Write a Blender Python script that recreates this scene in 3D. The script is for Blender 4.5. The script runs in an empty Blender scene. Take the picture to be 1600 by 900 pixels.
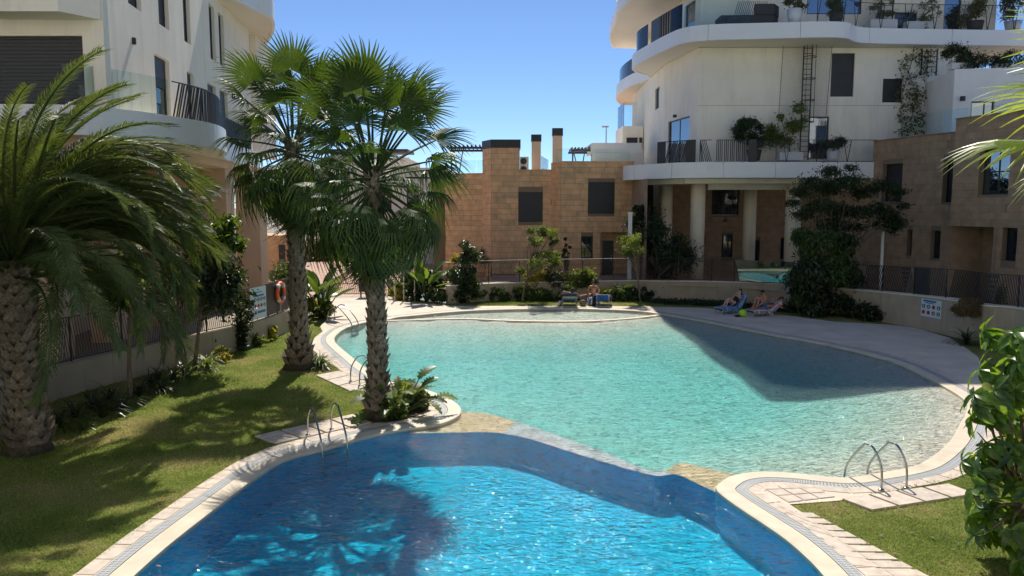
import bpy, bmesh, math, random
import numpy as np
from mathutils import Vector, Matrix
from mathutils.geometry import tessellate_polygon
R = math.radians
sc = bpy.context.scene
col = sc.collection
rnd = random.Random(7)
# ------------------------------------------------ camera, sky, sun, exposure
CAM_H, PITCH, FPX = 5.5, R(6.1), 1200.0
cam = bpy.data.cameras.new('camera'); camo = bpy.data.objects.new('camera', cam); col.objects.link(camo)
camo.location = (0, 0, CAM_H); camo.rotation_euler = (R(90) - PITCH, 0, 0)
cam.sensor_width = 36; cam.lens = FPX / 1600 * 36; cam.clip_start = .05; cam.clip_end = 3000
sc.camera = camo
SUN_EL, SUN_AZ = R(51), R(-1.0)          # azimuth measured from +Y towards +X
w = bpy.data.worlds.new('World'); sc.world = w; w.use_nodes = True
nt = w.node_tree; nt.nodes.clear()
sky = nt.nodes.new('ShaderNodeTexSky'); sky.sky_type = 'NISHITA'; sky.sun_disc = False
sky.sun_elevation = SUN_EL; sky.sun_rotation = SUN_AZ; sky.altitude = 3000
sky.air_density = .9; sky.dust_density = 0.0; sky.ozone_density = 5.5
bg = nt.nodes.new('ShaderNodeBackground'); bg.inputs[1].default_value = .082
wo = nt.nodes.new('ShaderNodeOutputWorld')
nt.links.new(sky.outputs[0], bg.inputs[0]); nt.links.new(bg.outputs[0], wo.inputs[0])
sun = bpy.data.lights.new('sun', 'SUN'); sun.energy = 3.3; sun.angle = R(.53); sun.color = (1, .93, .82)
suno = bpy.data.objects.new('sun', sun); col.objects.link(suno)
sd = Vector((math.sin(SUN_AZ) * math.cos(SUN_EL), math.cos(SUN_AZ) * math.cos(SUN_EL), math.sin(SUN_EL)))
suno.rotation_euler = sd.to_track_quat('Z', 'Y').to_euler(); suno.location = (0, 60, 80)
sc.view_settings.view_transform = 'Standard'; sc.view_settings.look = 'None'
sc.view_settings.gamma = 1; sc.view_settings.use_curve_mapping = False
sc.view_settings.exposure = 0.8
sc.cycles.use_denoising = True
sc.cycles.max_bounces = 8; sc.cycles.transparent_max_bounces = 24
sc.cycles.caustics_reflective = False; sc.cycles.caustics_refractive = False
sc.cycles.sample_clamp_indirect = 6
try: sc.cycles.denoiser = 'OPENIMAGEDENOISE'
except Exception: pass

# ------------------------------------------------ where things stand
CP, SP = math.cos(PITCH), math.sin(PITCH)
def ray(px, py):
    v = -(py - 450) / FPX
    return ((px - 800) / FPX, CP + v * SP, -SP + v * CP)
def G(px, py, z=0.0):
    r = ray(px, py); t = (z - CAM_H) / r[2]
    return (r[0] * t, r[1] * t)
def P(px, py, Y):
    r = ray(px, py); t = Y / r[1]
    return Vector((r[0] * t, Y, CAM_H + r[2] * t))
def on_line(p0, p1, px, py):
    """the point of the vertical plane over p0-p1 seen at px,py: (u, z)"""
    r = ray(px, py); dx, dy = p1[0] - p0[0], p1[1] - p0[1]; L = math.hypot(dx, dy)
    # p0 + s*d = t*r
    det = r[0] * (-dy) - r[1] * (-dx)
    t = (p0[0] * (-dy) - p0[1] * (-dx)) / det
    x, y = r[0] * t, r[1] * t
    u = ((x - p0[0]) * dx + (y - p0[1]) * dy) / L
    return u, CAM_H + r[2] * t
def rect_on(p0, p1, x0, y0, x1, y1):
    ua, za = on_line(p0, p1, x0, y0); ub, zb = on_line(p0, p1, x1, y1)
    _, zc = on_line(p0, p1, x0, y1); _, zd = on_line(p0, p1, x1, y0)
    return (min(ua, ub), max(ua, ub), (zb + zc) / 2, (za + zd) / 2)
def smooth(pts, n=6, closed=False):
    out = []; N = len(pts)
    rng = range(N if closed else N - 1)
    for i in rng:
        g = (lambda k: pts[k % N]) if closed else (lambda k: pts[max(0, min(N - 1, k))])
        p0, p1, p2, p3 = g(i - 1), g(i), g(i + 1), g(i + 2)
        for s in range(n):
            t = s / n
            out.append(tuple(.5 * (2 * b + (c - a) * t + (2 * a - 5 * b + 4 * c - d) * t * t + (3 * b - a - 3 * c + d) * t ** 3)
                             for a, b, c, d in zip(p0, p1, p2, p3)))
    if not closed: out.append(tuple(pts[-1]))
    return out
def resample(pts, step, closed=False):
    P_ = list(pts) + ([pts[0]] if closed else [])
    out = [P_[0]]; acc = 0
    for a, b in zip(P_, P_[1:]):
        L = math.dist(a, b)
        if L < 1e-9: continue
        t = step - acc
        while t <= L:
            out.append(tuple(x + (y - x) * t / L for x, y in zip(a, b))); t += step
        acc = (acc + L) % step
    if not closed: out.append(P_[-1])
    return out
def offset(pts, d, closed=True):
    """moves a polyline sideways (to its left for d>0)"""
    N = len(pts); out = []
    for i in range(N):
        a = pts[(i - 1) % N] if closed else pts[max(0, i - 1)]
        b = pts[(i + 1) % N] if closed else pts[min(N - 1, i + 1)]
        tx, ty = b[0] - a[0], b[1] - a[1]; L = math.hypot(tx, ty) or 1
        out.append((pts[i][0] - ty / L * d, pts[i][1] + tx / L * d))
    return out
def inside(p, poly):
    x, y = p; c = False; n = len(poly); j = n - 1
    for i in range(n):
        xi, yi = poly[i][0], poly[i][1]; xj, yj = poly[j][0], poly[j][1]
        if (yi > y) != (yj > y) and x < (xj - xi) * (y - yi) / (yj - yi) + xi: c = not c
        j = i
    return c

# ------------------------------------------------ building helpers
def put(o, parent=None):
    col.objects.link(o)
    if parent: o.parent = parent
    return o
def tag(o, label=None, cat=None, group=None, kind=None):
    if label: o['label'] = label
    if cat: o['category'] = cat
    if group: o['group'] = group
    if kind: o['kind'] = kind
    return o
def thing(name, label, cat, loc=(0, 0, 0), rz=0, group=None):
    o = bpy.data.objects.new(name, None); col.objects.link(o)
    o.location = loc; o.rotation_euler = (0, 0, rz); o.empty_display_size = .2
    return tag(o, label, cat, group)
def copy_tree(o, parent=None):
    c = o.copy(); col.objects.link(c)
    if parent: c.parent = parent
    for ch in list(o.children): copy_tree(ch, c)
    return c
class MB:
    def __init__(s): s.v = []; s.f = []
    def quad(s, *p):
        b = len(s.v); s.v += [tuple(q) for q in p]; s.f.append(tuple(range(b, b + len(p)))); return s
    def box(s, x0, y0, z0, x1, y1, z1):
        b = len(s.v)
        s.v += [(x0, y0, z0), (x1, y0, z0), (x1, y1, z0), (x0, y1, z0), (x0, y0, z1), (x1, y0, z1), (x1, y1, z1), (x0, y1, z1)]
        s.f += [tuple(b + k for k in q) for q in ((0, 3, 2, 1), (4, 5, 6, 7), (0, 1, 5, 4), (1, 2, 6, 5), (2, 3, 7, 6), (3, 0, 4, 7))]
        return s
    def bar(s, a, b, wd, ht=None, up=(0, 0, 1)):
        """box beam from a to b"""
        a, b = Vector(a), Vector(b); d = (b - a).normalized(); u = Vector(up)
        if abs(d.dot(u)) > .98: u = Vector((0, 1, 0))
        sx = d.cross(u).normalized() * wd / 2; sy = sx.cross(d).normalized() * (ht or wd) / 2
        k = len(s.v)
        for q in (a, b):
            for m, n in ((-1, -1), (1, -1), (1, 1), (-1, 1)): s.v.append(tuple(q + sx * m + sy * n))
        s.f += [tuple(k + j for j in q) for q in ((0, 1, 2, 3), (7, 6, 5, 4), (0, 4, 5, 1), (1, 5, 6, 2), (2, 6, 7, 3), (3, 7, 4, 0))]
        return s
    def tube(s, path, r, n=8, cap=True):
        path = [Vector(p) for p in path]; N = len(path)
        rr = r if isinstance(r, (list, tuple)) else [r] * N
        if len(rr) != N: rr = [float(x) for x in np.interp(np.linspace(0, 1, N), np.linspace(0, 1, len(rr)), rr)]
        base = len(s.v); ref = None
        for i, p in enumerate(path):
            d = (path[min(N - 1, i + 1)] - path[max(0, i - 1)]).normalized()
            if ref is None: ref = Vector((1, 0, 0)) if abs(d.x) < .8 else Vector((0, 1, 0))
            ux = (ref - d * ref.dot(d)).normalized(); uy = d.cross(ux); ref = ux
            for k in range(n):
                a = 2 * math.pi * k / n
                s.v.append(tuple(p + ux * math.cos(a) * rr[i] + uy * math.sin(a) * rr[i]))
        for i in range(N - 1):
            for k in range(n):
                a = base + i * n + k; b = base + i * n + (k + 1) % n
                s.f.append((a, b, b + n, a + n))
        if cap:
            s.f.append(tuple(base + k for k in range(n))[::-1]); s.f.append(tuple(base + (N - 1) * n + k for k in range(n)))
        return s
    def lathe(s, prof, n=16, c=(0, 0)):
        base = len(s.v)
        for r, z in prof:
            for k in range(n):
                a = 2 * math.pi * k / n; s.v.append((c[0] + r * math.cos(a), c[1] + r * math.sin(a), z))
        for i in range(len(prof) - 1):
            for k in range(n):
                a = base + i * n + k; b = base + i * n + (k + 1) % n
                s.f.append((a, b, b + n, a + n))
        s.f.append(tuple(base + k for k in range(n))[::-1]); s.f.append(tuple(base + (len(prof) - 1) * n + k for k in range(n)))
        return s
    def prism(s, poly, z0, z1, holes=(), bottom=True, sides=True):
        loops = [list(poly)] + [list(h) for h in holes]
        tri = tessellate_polygon([[Vector((p[0], p[1], 0)) for p in l] for l in loops])
        flat = [p for l in loops for p in l]; n = len(flat)
        b = len(s.v); s.v += [(p[0], p[1], z1) for p in flat]
        for t in tri:
            a, c, d = (Vector((flat[i][0], flat[i][1])) for i in t)
            t = t if (c - a).cross(d - a) > 0 else t[::-1]
            s.f.append(tuple(b + i for i in t))
        if bottom or sides:
            b2 = len(s.v); s.v += [(p[0], p[1], z0) for p in flat]
            if bottom:
                for t in tri:
                    a, c, d = (Vector((flat[i][0], flat[i][1])) for i in t)
                    t = t if (c - a).cross(d - a) < 0 else t[::-1]
                    s.f.append(tuple(b2 + i for i in t))
            if sides:
                k = 0
                for l in loops:
                    m = len(l)
                    for i in range(m):
                        p, q = k + i, k + (i + 1) % m
                        s.f.append((b2 + p, b2 + q, b + q, b + p))
                    k += m
        return s
    def build(s, name, mat, parent=None, smooth_=False, loc=None, fix=False):
        me = bpy.data.meshes.new(name); me.from_pydata(s.v, [], s.f); me.materials.append(mat)
        if fix:
            bm = bmesh.new(); bm.from_mesh(me); bmesh.ops.recalc_face_normals(bm, faces=bm.faces); bm.to_mesh(me); bm.free()
        if smooth_:
            me.shade_smooth()
        o = bpy.data.objects.new(name, me)
        if loc: o.location = loc
        return put(o, parent)
def bevel(o, wd=.01, seg=1):
    m = o.modifiers.new('bevel', 'BEVEL'); m.width = wd; m.segments = seg; m.limit_method = 'ANGLE'; return o
def tri_mesh(name, V, F, mat, parent=None, smooth_=False):
    """V (n,3), F (m,k) numpy"""
    me = bpy.data.meshes.new(name); k = F.shape[1]
    me.vertices.add(len(V)); me.vertices.foreach_set('co', V.astype(np.float32).ravel())
    me.loops.add(F.size); me.loops.foreach_set('vertex_index', F.astype(np.int32).ravel())
    me.polygons.add(len(F)); me.polygons.foreach_set('loop_start', np.arange(0, F.size, k, dtype=np.int32))
    try: me.polygons.foreach_set('loop_total', np.full(len(F), k, dtype=np.int32))
    except Exception: pass
    me.update(calc_edges=True); me.materials.append(mat)
    if smooth_: me.shade_smooth()
    return put(bpy.data.objects.new(name, me), parent)

# ------------------------------------------------ materials
def newmat(name):
    m = bpy.data.materials.new(name); m.use_nodes = True; n = m.node_tree; n.nodes.clear()
    out = n.nodes.new('ShaderNodeOutputMaterial'); return m, n, out
def nd(n, t, **kw):
    x = n.nodes.new(t)
    for k, v in kw.items():
        if isinstance(k, str) and hasattr(x, k): setattr(x, k, v)
    return x
def coords(n, scale=(1, 1, 1), obj=False, rot=(0, 0, 0)):
    tc = n.nodes.new('ShaderNodeTexCoord'); mp = n.nodes.new('ShaderNodeMapping')
    mp.inputs['Scale'].default_value = scale; mp.inputs['Rotation'].default_value = rot
    if obj: n.links.new(tc.outputs['Object'], mp.inputs[0])
    else:
        g = n.nodes.new('ShaderNodeNewGeometry'); n.links.new(g.outputs['Position'], mp.inputs[0])
    return mp.outputs[0]
def noise(n, vec, scale, detail=4, rough=.55):
    x = n.nodes.new('ShaderNodeTexNoise'); x.inputs['Scale'].default_value = scale
    x.inputs['Detail'].default_value = detail; x.inputs['Roughness'].default_value = rough
    n.links.new(vec, x.inputs['Vector']); return x.outputs['Fac']
def ramp(n, fac, stops):
    r = n.nodes.new('ShaderNodeValToRGB'); e = r.color_ramp.elements
    while len(e) < len(stops): e.new(.5)
    for q, (p, c) in zip(e, stops): q.position = p; q.color = (*c, 1)
    n.links.new(fac, r.inputs[0]); return r.outputs[0]
def mixc(n, fac, a, b, mode='MIX'):
    m = n.nodes.new('ShaderNodeMix'); m.data_type = 'RGBA'; m.blend_type = mode
    for sock, v in ((m.inputs[0], fac), (m.inputs[6], a), (m.inputs[7], b)):
        if isinstance(v, (int, float)): sock.default_value = v
        elif isinstance(v, tuple): sock.default_value = (*v, 1)
        else: n.links.new(v, sock)
    return m.outputs[2]
def bump(n, h, strength, dist=.02, normal=None):
    b = n.nodes.new('ShaderNodeBump'); b.inputs['Strength'].default_value = strength; b.inputs['Distance'].default_value = dist
    n.links.new(h, b.inputs['Height'])
    if normal: n.links.new(normal, b.inputs['Normal'])
    return b.outputs[0]
def principled(n, out, colr, rough=.7, metal=0, normal=None, spec=None):
    p = n.nodes.new('ShaderNodeBsdfPrincipled')
    if isinstance(colr, tuple): p.inputs['Base Color'].default_value = (*colr, 1)
    else: n.links.new(colr, p.inputs['Base Color'])
    if isinstance(rough, (int, float)): p.inputs['Roughness'].default_value = rough
    else: n.links.new(rough, p.inputs['Roughness'])
    p.inputs['Metallic'].default_value = metal
    if spec is not None: p.inputs['Specular IOR Level'].default_value = spec
    if normal: n.links.new(normal, p.inputs['Normal'])
    n.links.new(p.outputs[0], out.inputs[0]); return p
def sh(c, k): return tuple(min(1, x * k) for x in c)
def plain(name, c, rough=.6, metal=0, var=.12, scale=3, bmp=.15, bscale=60, obj_var=0, stain=0):
    """paint, plaster, cloth, metal: base colour with patchy variation, fine grain relief"""
    m, n, out = newmat(name); vec = coords(n)
    f = noise(n, vec, scale, 5)
    cc = ramp(n, f, [(.3, sh(c, 1 - var)), (.7, sh(c, 1 + var * .6))])
    if obj_var:
        oi = n.nodes.new('ShaderNodeObjectInfo')
        cc = mixc(n, 1.0, cc, ramp(n, oi.outputs['Random'], [(0, (1 - obj_var,) * 3), (.5, (1, .98, .96)), (1, (1, 1 - obj_var * .35, 1 - obj_var * .6))]), 'MULTIPLY')
    if stain:
        f2 = noise(n, coords(n, (1, 1, .12)), 1.6, 6, .7)
        cc = mixc(n, ramp(n, f2, [(.5, (0, 0, 0)), (.75, (stain,) * 3)]), cc, sh(c, .55))
    nm = bump(n, noise(n, vec, bscale, 3), bmp, .01) if bmp else None
    principled(n, out, cc, rough, metal, nm); return m
M = {}
M['cream'] = plain('cream_render', (.90, .83, .70), .85, var=.06, scale=.7, bmp=.12, bscale=45, stain=.32)
M['white_render'] = plain('white_render', (.84, .82, .78), .8, var=.05, scale=.8, bmp=.1, stain=.08)
M['band'] = plain('white_aluminium_panel', (.82, .82, .81), .42, var=.025, scale=.5, bmp=.02)
M['soffit'] = plain('painted_soffit', (.80, .74, .64), .8, var=.04, scale=.8)
M['dark'] = plain('black_painted_steel', (.018, .018, .02), .45, var=.2, bmp=.03)
M['shutter'] = plain('charcoal_shutter', (.03, .031, .034), .5, var=.15, bmp=.03)
M['frame'] = plain('black_window_frame', (.014, .014, .016), .35, var=.1, bmp=0)
M['brownfence'] = plain('brown_fence_steel', (.045, .03, .024), .5, var=.2, bmp=.03)
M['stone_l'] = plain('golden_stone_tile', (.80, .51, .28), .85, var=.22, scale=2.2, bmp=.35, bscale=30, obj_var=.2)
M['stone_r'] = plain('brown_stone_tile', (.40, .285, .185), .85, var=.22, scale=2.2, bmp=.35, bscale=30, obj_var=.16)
M['joint'] = plain('stone_joint', (.26, .18, .12), .9, var=.1)
M['peach'] = plain('peach_render', (.72, .50, .34), .85, var=.06, scale=1, stain=.1)
M['concrete'] = plain('warm_concrete', (.45, .365, .26), .85, var=.12, scale=1.2, bmp=.25, bscale=25, stain=.3)
M['column'] = plain('smooth_pale_concrete', (.84, .73, .56), .75, var=.1, scale=1.2, bmp=.1, stain=.15)
M['travertine'] = plain('cream_travertine', (.62, .535, .45), .75, var=.24, scale=5, bmp=.3, bscale=40, obj_var=.10)
M['deck'] = plain('pale_stone_deck', (.67, .57, .46), .8, var=.16, scale=.9, bmp=.35, bscale=9, stain=.1)
M['lip'] = plain('cream_coping', (.63, .55, .42), .6, var=.14, scale=2.5, bmp=.1, stain=.1)
M['grate'] = plain('white_plastic_grate', (.50, .52, .53), .5, var=.08, scale=4, bmp=.03)
M['gap'] = plain('grate_gap', (.13, .14, .15), .8, var=.1)
M['soil'] = plain('dark_soil', (.055, .04, .028), .95, var=.4, scale=6, bmp=.8, bscale=22)
M['brickpath'] = plain('terracotta_paving', (.50, .30, .21), .85, var=.15, scale=1.5, bmp=.3)
M['steel'] = plain('polished_steel', (.42, .42, .41), .12, 1, var=.03, bmp=0)
M['rubber'] = plain('matt_plastic', (.05, .05, .05), .7)
M['whitepl'] = plain('white_planter', (.72, .72, .70), .6, var=.04, bmp=.03)
M['trunkthin'] = plain('thin_bark', (.20, .15, .105), .9, var=.3, scale=12, bmp=.5)
M['sillm'] = plain('pale_stone_sill', (.42, .35, .27), .8)
M['asphalt'] = plain('pale_far_ground', (.30, .26, .20), .9, var=.25, scale=.2)

def glassmat(name, tint, rough=.01, ior=1.55):
    m, n, out = newmat(name)
    fr = n.nodes.new('ShaderNodeFresnel'); fr.inputs[0].default_value = ior
    t = n.nodes.new('ShaderNodeBsdfTransparent'); t.inputs[0].default_value = (*tint, 1)
    g = n.nodes.new('ShaderNodeBsdfGlossy'); g.inputs['Roughness'].default_value = rough; g.inputs[0].default_value = (.95, .97, 1, 1)
    mx = n.nodes.new('ShaderNodeMixShader'); n.links.new(fr.outputs[0], mx.inputs[0]); n.links.new(t.outputs[0], mx.inputs[1]); n.links.new(g.outputs[0], mx.inputs[2])
    n.links.new(mx.outputs[0], out.inputs[0]); return m
M['railglass'] = glassmat('clear_railing_glass', (.88, .94, .94), ior=1.22)
def darkglass(name, base, fres=.25):
    m, n, out = newmat(name)
    p = principled(n, out, base, .03, 0, bump(n, noise(n, coords(n), .8, 2), .03, .05), spec=1.0)
    return m
M['winglass'] = darkglass('dark_window_glass', (.018, .026, .035))
m, n, out = newmat('bright_window_glass')
g1 = nd(n, 'ShaderNodeBsdfGlossy'); g1.inputs['Roughness'].default_value = .02; g1.inputs[0].default_value = (.42, .48, .56, 1)
g2 = nd(n, 'ShaderNodeBsdfDiffuse'); g2.inputs[0].default_value = (.03, .04, .05, 1)
mx = nd(n, 'ShaderNodeMixShader'); mx.inputs[0].default_value = .6
n.links.new(g2.outputs[0], mx.inputs[1]); n.links.new(g1.outputs[0], mx.inputs[2]); n.links.new(mx.outputs[0], out.inputs[0]); M['mirrorglass'] = m
# slatted perforated panel / wire mesh
def meshmat(name, c, sx, fill):
    m, n, out = newmat(name); vec = coords(n, (sx, sx, sx), False, (0, 0, 0))
    sep = n.nodes.new('ShaderNodeSeparateXYZ'); n.links.new(vec, sep.inputs[0])
    def stripe(sign):
        a = n.nodes.new('ShaderNodeMath'); a.operation = 'MULTIPLY_ADD'; n.links.new(sep.outputs[2], a.inputs[0]); a.inputs[1].default_value = sign
        xy = n.nodes.new('ShaderNodeMath'); xy.operation = 'ADD'; n.links.new(sep.outputs[0], xy.inputs[0]); n.links.new(sep.outputs[1], xy.inputs[1])
        n.links.new(xy.outputs[0], a.inputs[2])
        f = n.nodes.new('ShaderNodeMath'); f.operation = 'FRACT'; n.links.new(a.outputs[0], f.inputs[0])
        l = n.nodes.new('ShaderNodeMath'); l.operation = 'LESS_THAN'; n.links.new(f.outputs[0], l.inputs[0]); l.inputs[1].default_value = fill
        return l.outputs[0]
    mxm = n.nodes.new('ShaderNodeMath'); mxm.operation = 'MAXIMUM'; n.links.new(stripe(1), mxm.inputs[0]); n.links.new(stripe(-1), mxm.inputs[1])
    d = nd(n, 'ShaderNodeBsdfDiffuse'); d.inputs[0].default_value = (*c, 1); t = nd(n, 'ShaderNodeBsdfTransparent')
    mx = nd(n, 'ShaderNodeMixShader'); n.links.new(mxm.outputs[0], mx.inputs[0]); n.links.new(t.outputs[0], mx.inputs[1]); n.links.new(d.outputs[0], mx.inputs[2])
    n.links.new(mx.outputs[0], out.inputs[0]); return m
M['wire'] = meshmat('wire_mesh', (.10, .10, .10), 9, .07)

def leafmat(name, a, b, tr=.3, rough=.45, spec=.5, trc=None):
    m, n, out = newmat(name)
    f = noise(n, coords(n), 2.3, 3); f2 = noise(n, coords(n), 19, 2)
    mm = n.nodes.new('ShaderNodeMath'); mm.operation = 'MULTIPLY_ADD'; n.links.new(f2, mm.inputs[0]); mm.inputs[1].default_value = .5
    ms = n.nodes.new('ShaderNodeMath'); ms.operation = 'MULTIPLY'; n.links.new(f, ms.inputs[0]); ms.inputs[1].default_value = .6
    n.links.new(ms.outputs[0], mm.inputs[2])
    cc = ramp(n, mm.outputs[0], [(.42, a), (.68, b)])
    p = principled(n, out, cc, rough, 0, None, spec)
    t = nd(n, 'ShaderNodeBsdfTranslucent')
    n.links.new(mixc(n, 1.0, cc, trc or (2.6, 2.3, .9), 'MULTIPLY'), t.inputs[0])
    mx = nd(n, 'ShaderNodeMixShader'); mx.inputs[0].default_value = tr
    n.links.new(p.outputs[0], mx.inputs[1]); n.links.new(t.outputs[0], mx.inputs[2]); n.links.new(mx.outputs[0], out.inputs[0]); return m
L = {}
L['fan'] = leafmat('fan_palm_leaf', (.026, .058, .012), (.062, .105, .022), .27, .48, .38)
L['deadfan'] = leafmat('dry_fan_leaf', (.22, .13, .05), (.36, .24, .10), .3, .6)
L['date'] = leafmat('date_palm_leaflet', (.042, .072, .023), (.100, .138, .045), .30, .48, .4)
L['dark'] = leafmat('dark_glossy_leaf', (.016, .032, .012), (.04, .07, .02), .2, .35)
L['mid'] = leafmat('mid_green_leaf', (.035, .07, .018), (.085, .13, .03), .3, .45)
L['light'] = leafmat('light_green_leaf', (.08, .13, .03), (.17, .22, .055), .38, .5)
L['yellow'] = leafmat('yellow_green_leaf', (.22, .24, .04), (.42, .38, .08), .35, .5)
L['brown'] = leafmat('dry_brown_leaf', (.13, .085, .04), (.24, .17, .09), .2, .7)
L['olive'] = leafmat('grey_olive_leaf', (.05, .06, .03), (.12, .13, .075), .2, .55)
L['ficus'] = leafmat('bright_rubber_leaf', (.040, .10, .012), (.14, .24, .03), .42, .32)
L['banana'] = leafmat('banana_leaf', (.06, .12, .02), (.13, .21, .04), .42, .35)
L['ficus_dark'] = leafmat('dark_rubber_leaf', (.022, .055, .010), (.06, .12, .02), .3, .35)
L['ficus_yellow'] = leafmat('yellowing_rubber_leaf', (.16, .20, .025), (.28, .30, .05), .4, .4)
L['closefan'] = leafmat('near_fan_leaf', (.13, .19, .04), (.24, .30, .08), .4, .4)
m, n, out = newmat('palm_bark')
cc = ramp(n, noise(n, coords(n), 9, 6, .7), [(.3, (.035, .025, .018)), (.55, (.09, .07, .05)), (.75, (.17, .135, .10))])
principled(n, out, cc, .9, 0, bump(n, noise(n, coords(n, (1, 1, .3)), 40, 4), .7, .03)); M['bark'] = m
m, n, out = newmat('palm_boot')
oi = nd(n, 'ShaderNodeObjectInfo')
cc = ramp(n, noise(n, coords(n), 14, 6, .7), [(.3, (.13, .10, .07)), (.55, (.30, .245, .19)), (.75, (.48, .41, .34))])
cc = mixc(n, 1.0, cc, ramp(n, oi.outputs['Random'], [(0, (.6, .58, .55)), (1, (1.0, .98, .95))]), 'MULTIPLY')
principled(n, out, cc, .85, 0, bump(n, noise(n, coords(n, (1, 1, .25)), 50, 4), .6, .02)); M['boot'] = m
# lawn
m, n, out = newmat('lawn'); v = coords(n)
big = noise(n, v, .45, 4, .6); fine = noise(n, v, 9, 6, .75); vf = noise(n, v, 60, 3, .8)
c1 = ramp(n, big, [(.36, (.17, .22, .055)), (.5, (.27, .29, .095)), (.62, (.38, .34, .17))])
c2 = ramp(n, fine, [(.3, (.55, .6, .5)), (.7, (1.35, 1.25, 1.1))])
cc = mixc(n, 1.0, c1, c2, 'MULTIPLY'); cc = mixc(n, 1.0, cc, ramp(n, vf, [(.3, (.6, .6, .6)), (.7, (1.3, 1.3, 1.3))]), 'MULTIPLY')
principled(n, out, cc, .95, 0, bump(n, vf, 1, .03, bump(n, fine, .8, .05)), .1); M['lawn'] = m
m, n, out = newmat('grass_blade'); v = coords(n)
cc = ramp(n, noise(n, v, .45, 4, .6), [(.36, (.23, .32, .08)), (.5, (.34, .42, .13)), (.64, (.48, .46, .22))])
cc = mixc(n, 1.0, cc, ramp(n, noise(n, v, 25, 2), [(.35, (.65, .7, .6)), (.65, (1.35, 1.25, 1.1))]), 'MULTIPLY')
p = principled(n, out, cc, .7, 0, None, .15)
t = nd(n, 'ShaderNodeBsdfTranslucent'); n.links.new(cc, t.inputs[0]); mx = nd(n, 'ShaderNodeMixShader'); mx.inputs[0].default_value = .5
n.links.new(p.outputs[0], mx.inputs[1]); n.links.new(t.outputs[0], mx.inputs[2]); n.links.new(mx.outputs[0], out.inputs[0]); M['blade'] = m
# pool floors
def poolfloor(name, a, b, tile=0):
    m, n, out = newmat(name); v = coords(n)
    cc = ramp(n, noise(n, v, 1.3, 5, .6), [(.3, a), (.7, b)])
    cc = mixc(n, 1.0, cc, ramp(n, noise(n, v, 26, 3, .7), [(.3, (.85, .87, .88)), (.7, (1.1, 1.08, 1.06))]), 'MULTIPLY')
    principled(n, out, cc, .8, 0, None, .2); return m
M['sand'] = poolfloor('sand_resin_pool_floor', (.88, .80, .64), (.97, .92, .80))
M['blue'] = poolfloor('blue_mosaic_pool_floor', (.001, .56, .86), (.002, .66, .95))
M['ledge'] = poolfloor('beige_ledge_tiles', (.84, .66, .38), (.95, .80, .52))
M['weirwhite'] = poolfloor('white_weir_tiles', (.60, .72, .74), (.72, .82, .84))
# water: fresnel reflection over a part clear, part refracting body; ripples in relief
m, n, out = newmat('pool_water'); v = coords(n, (1, 1, 1)); vs = coords(n, (.75, 1.35, 1))
def wave(vec, s, d, dist):
    x = n.nodes.new('ShaderNodeTexNoise'); x.inputs['Scale'].default_value = s; x.inputs['Detail'].default_value = d
    x.inputs['Distortion'].default_value = dist; n.links.new(vec, x.inputs['Vector']); return x.outputs['Fac']
b1 = bump(n, wave(vs, 1.3, 2, .4), .7, .10)
b2 = bump(n, wave(vs, 6.0, 2, .8), 1.0, .085, b1)
b3 = bump(n, wave(vs, 15, 2, .5), 1.0, .022, b2)
fr = nd(n, 'ShaderNodeFresnel'); fr.inputs[0].default_value = 1.25; n.links.new(b3, fr.inputs['Normal'])
gl = nd(n, 'ShaderNodeBsdfGlossy'); gl.inputs['Roughness'].default_value = .055; n.links.new(b3, gl.inputs['Normal'])
rf = nd(n, 'ShaderNodeBsdfRefraction'); rf.inputs['IOR'].default_value = 1.2; rf.inputs['Roughness'].default_value = 0; n.links.new(b3, rf.inputs['Normal'])
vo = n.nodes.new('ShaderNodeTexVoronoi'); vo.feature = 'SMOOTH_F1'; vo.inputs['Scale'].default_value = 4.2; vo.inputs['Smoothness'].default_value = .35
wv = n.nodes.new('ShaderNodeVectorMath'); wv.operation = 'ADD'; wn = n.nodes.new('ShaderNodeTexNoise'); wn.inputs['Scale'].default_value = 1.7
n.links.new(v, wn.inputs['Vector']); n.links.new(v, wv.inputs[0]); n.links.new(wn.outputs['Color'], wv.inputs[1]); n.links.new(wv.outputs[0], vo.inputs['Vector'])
tr = nd(n, 'ShaderNodeBsdfTransparent'); n.links.new(ramp(n, vo.outputs['Distance'], [(.05, (.48, .50, .52)), (.42, (1, 1, 1))]), tr.inputs[0])  # cell pattern in the clear tint imitates caustic light on the pool floor
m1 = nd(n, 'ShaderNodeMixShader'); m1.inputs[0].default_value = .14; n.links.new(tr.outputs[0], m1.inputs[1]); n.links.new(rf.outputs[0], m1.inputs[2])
m2 = nd(n, 'ShaderNodeMixShader'); n.links.new(fr.outputs[0], m2.inputs[0]); n.links.new(m1.outputs[0], m2.inputs[1]); n.links.new(gl.outputs[0], m2.inputs[2])
n.links.new(m2.outputs[0], out.inputs['Surface'])
va = nd(n, 'ShaderNodeVolumeAbsorption'); va.inputs[0].default_value = (.08, .925, .99, 1); va.inputs[1].default_value = .32
n.links.new(va.outputs[0], out.inputs['Volume']); M['water'] = m
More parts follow.
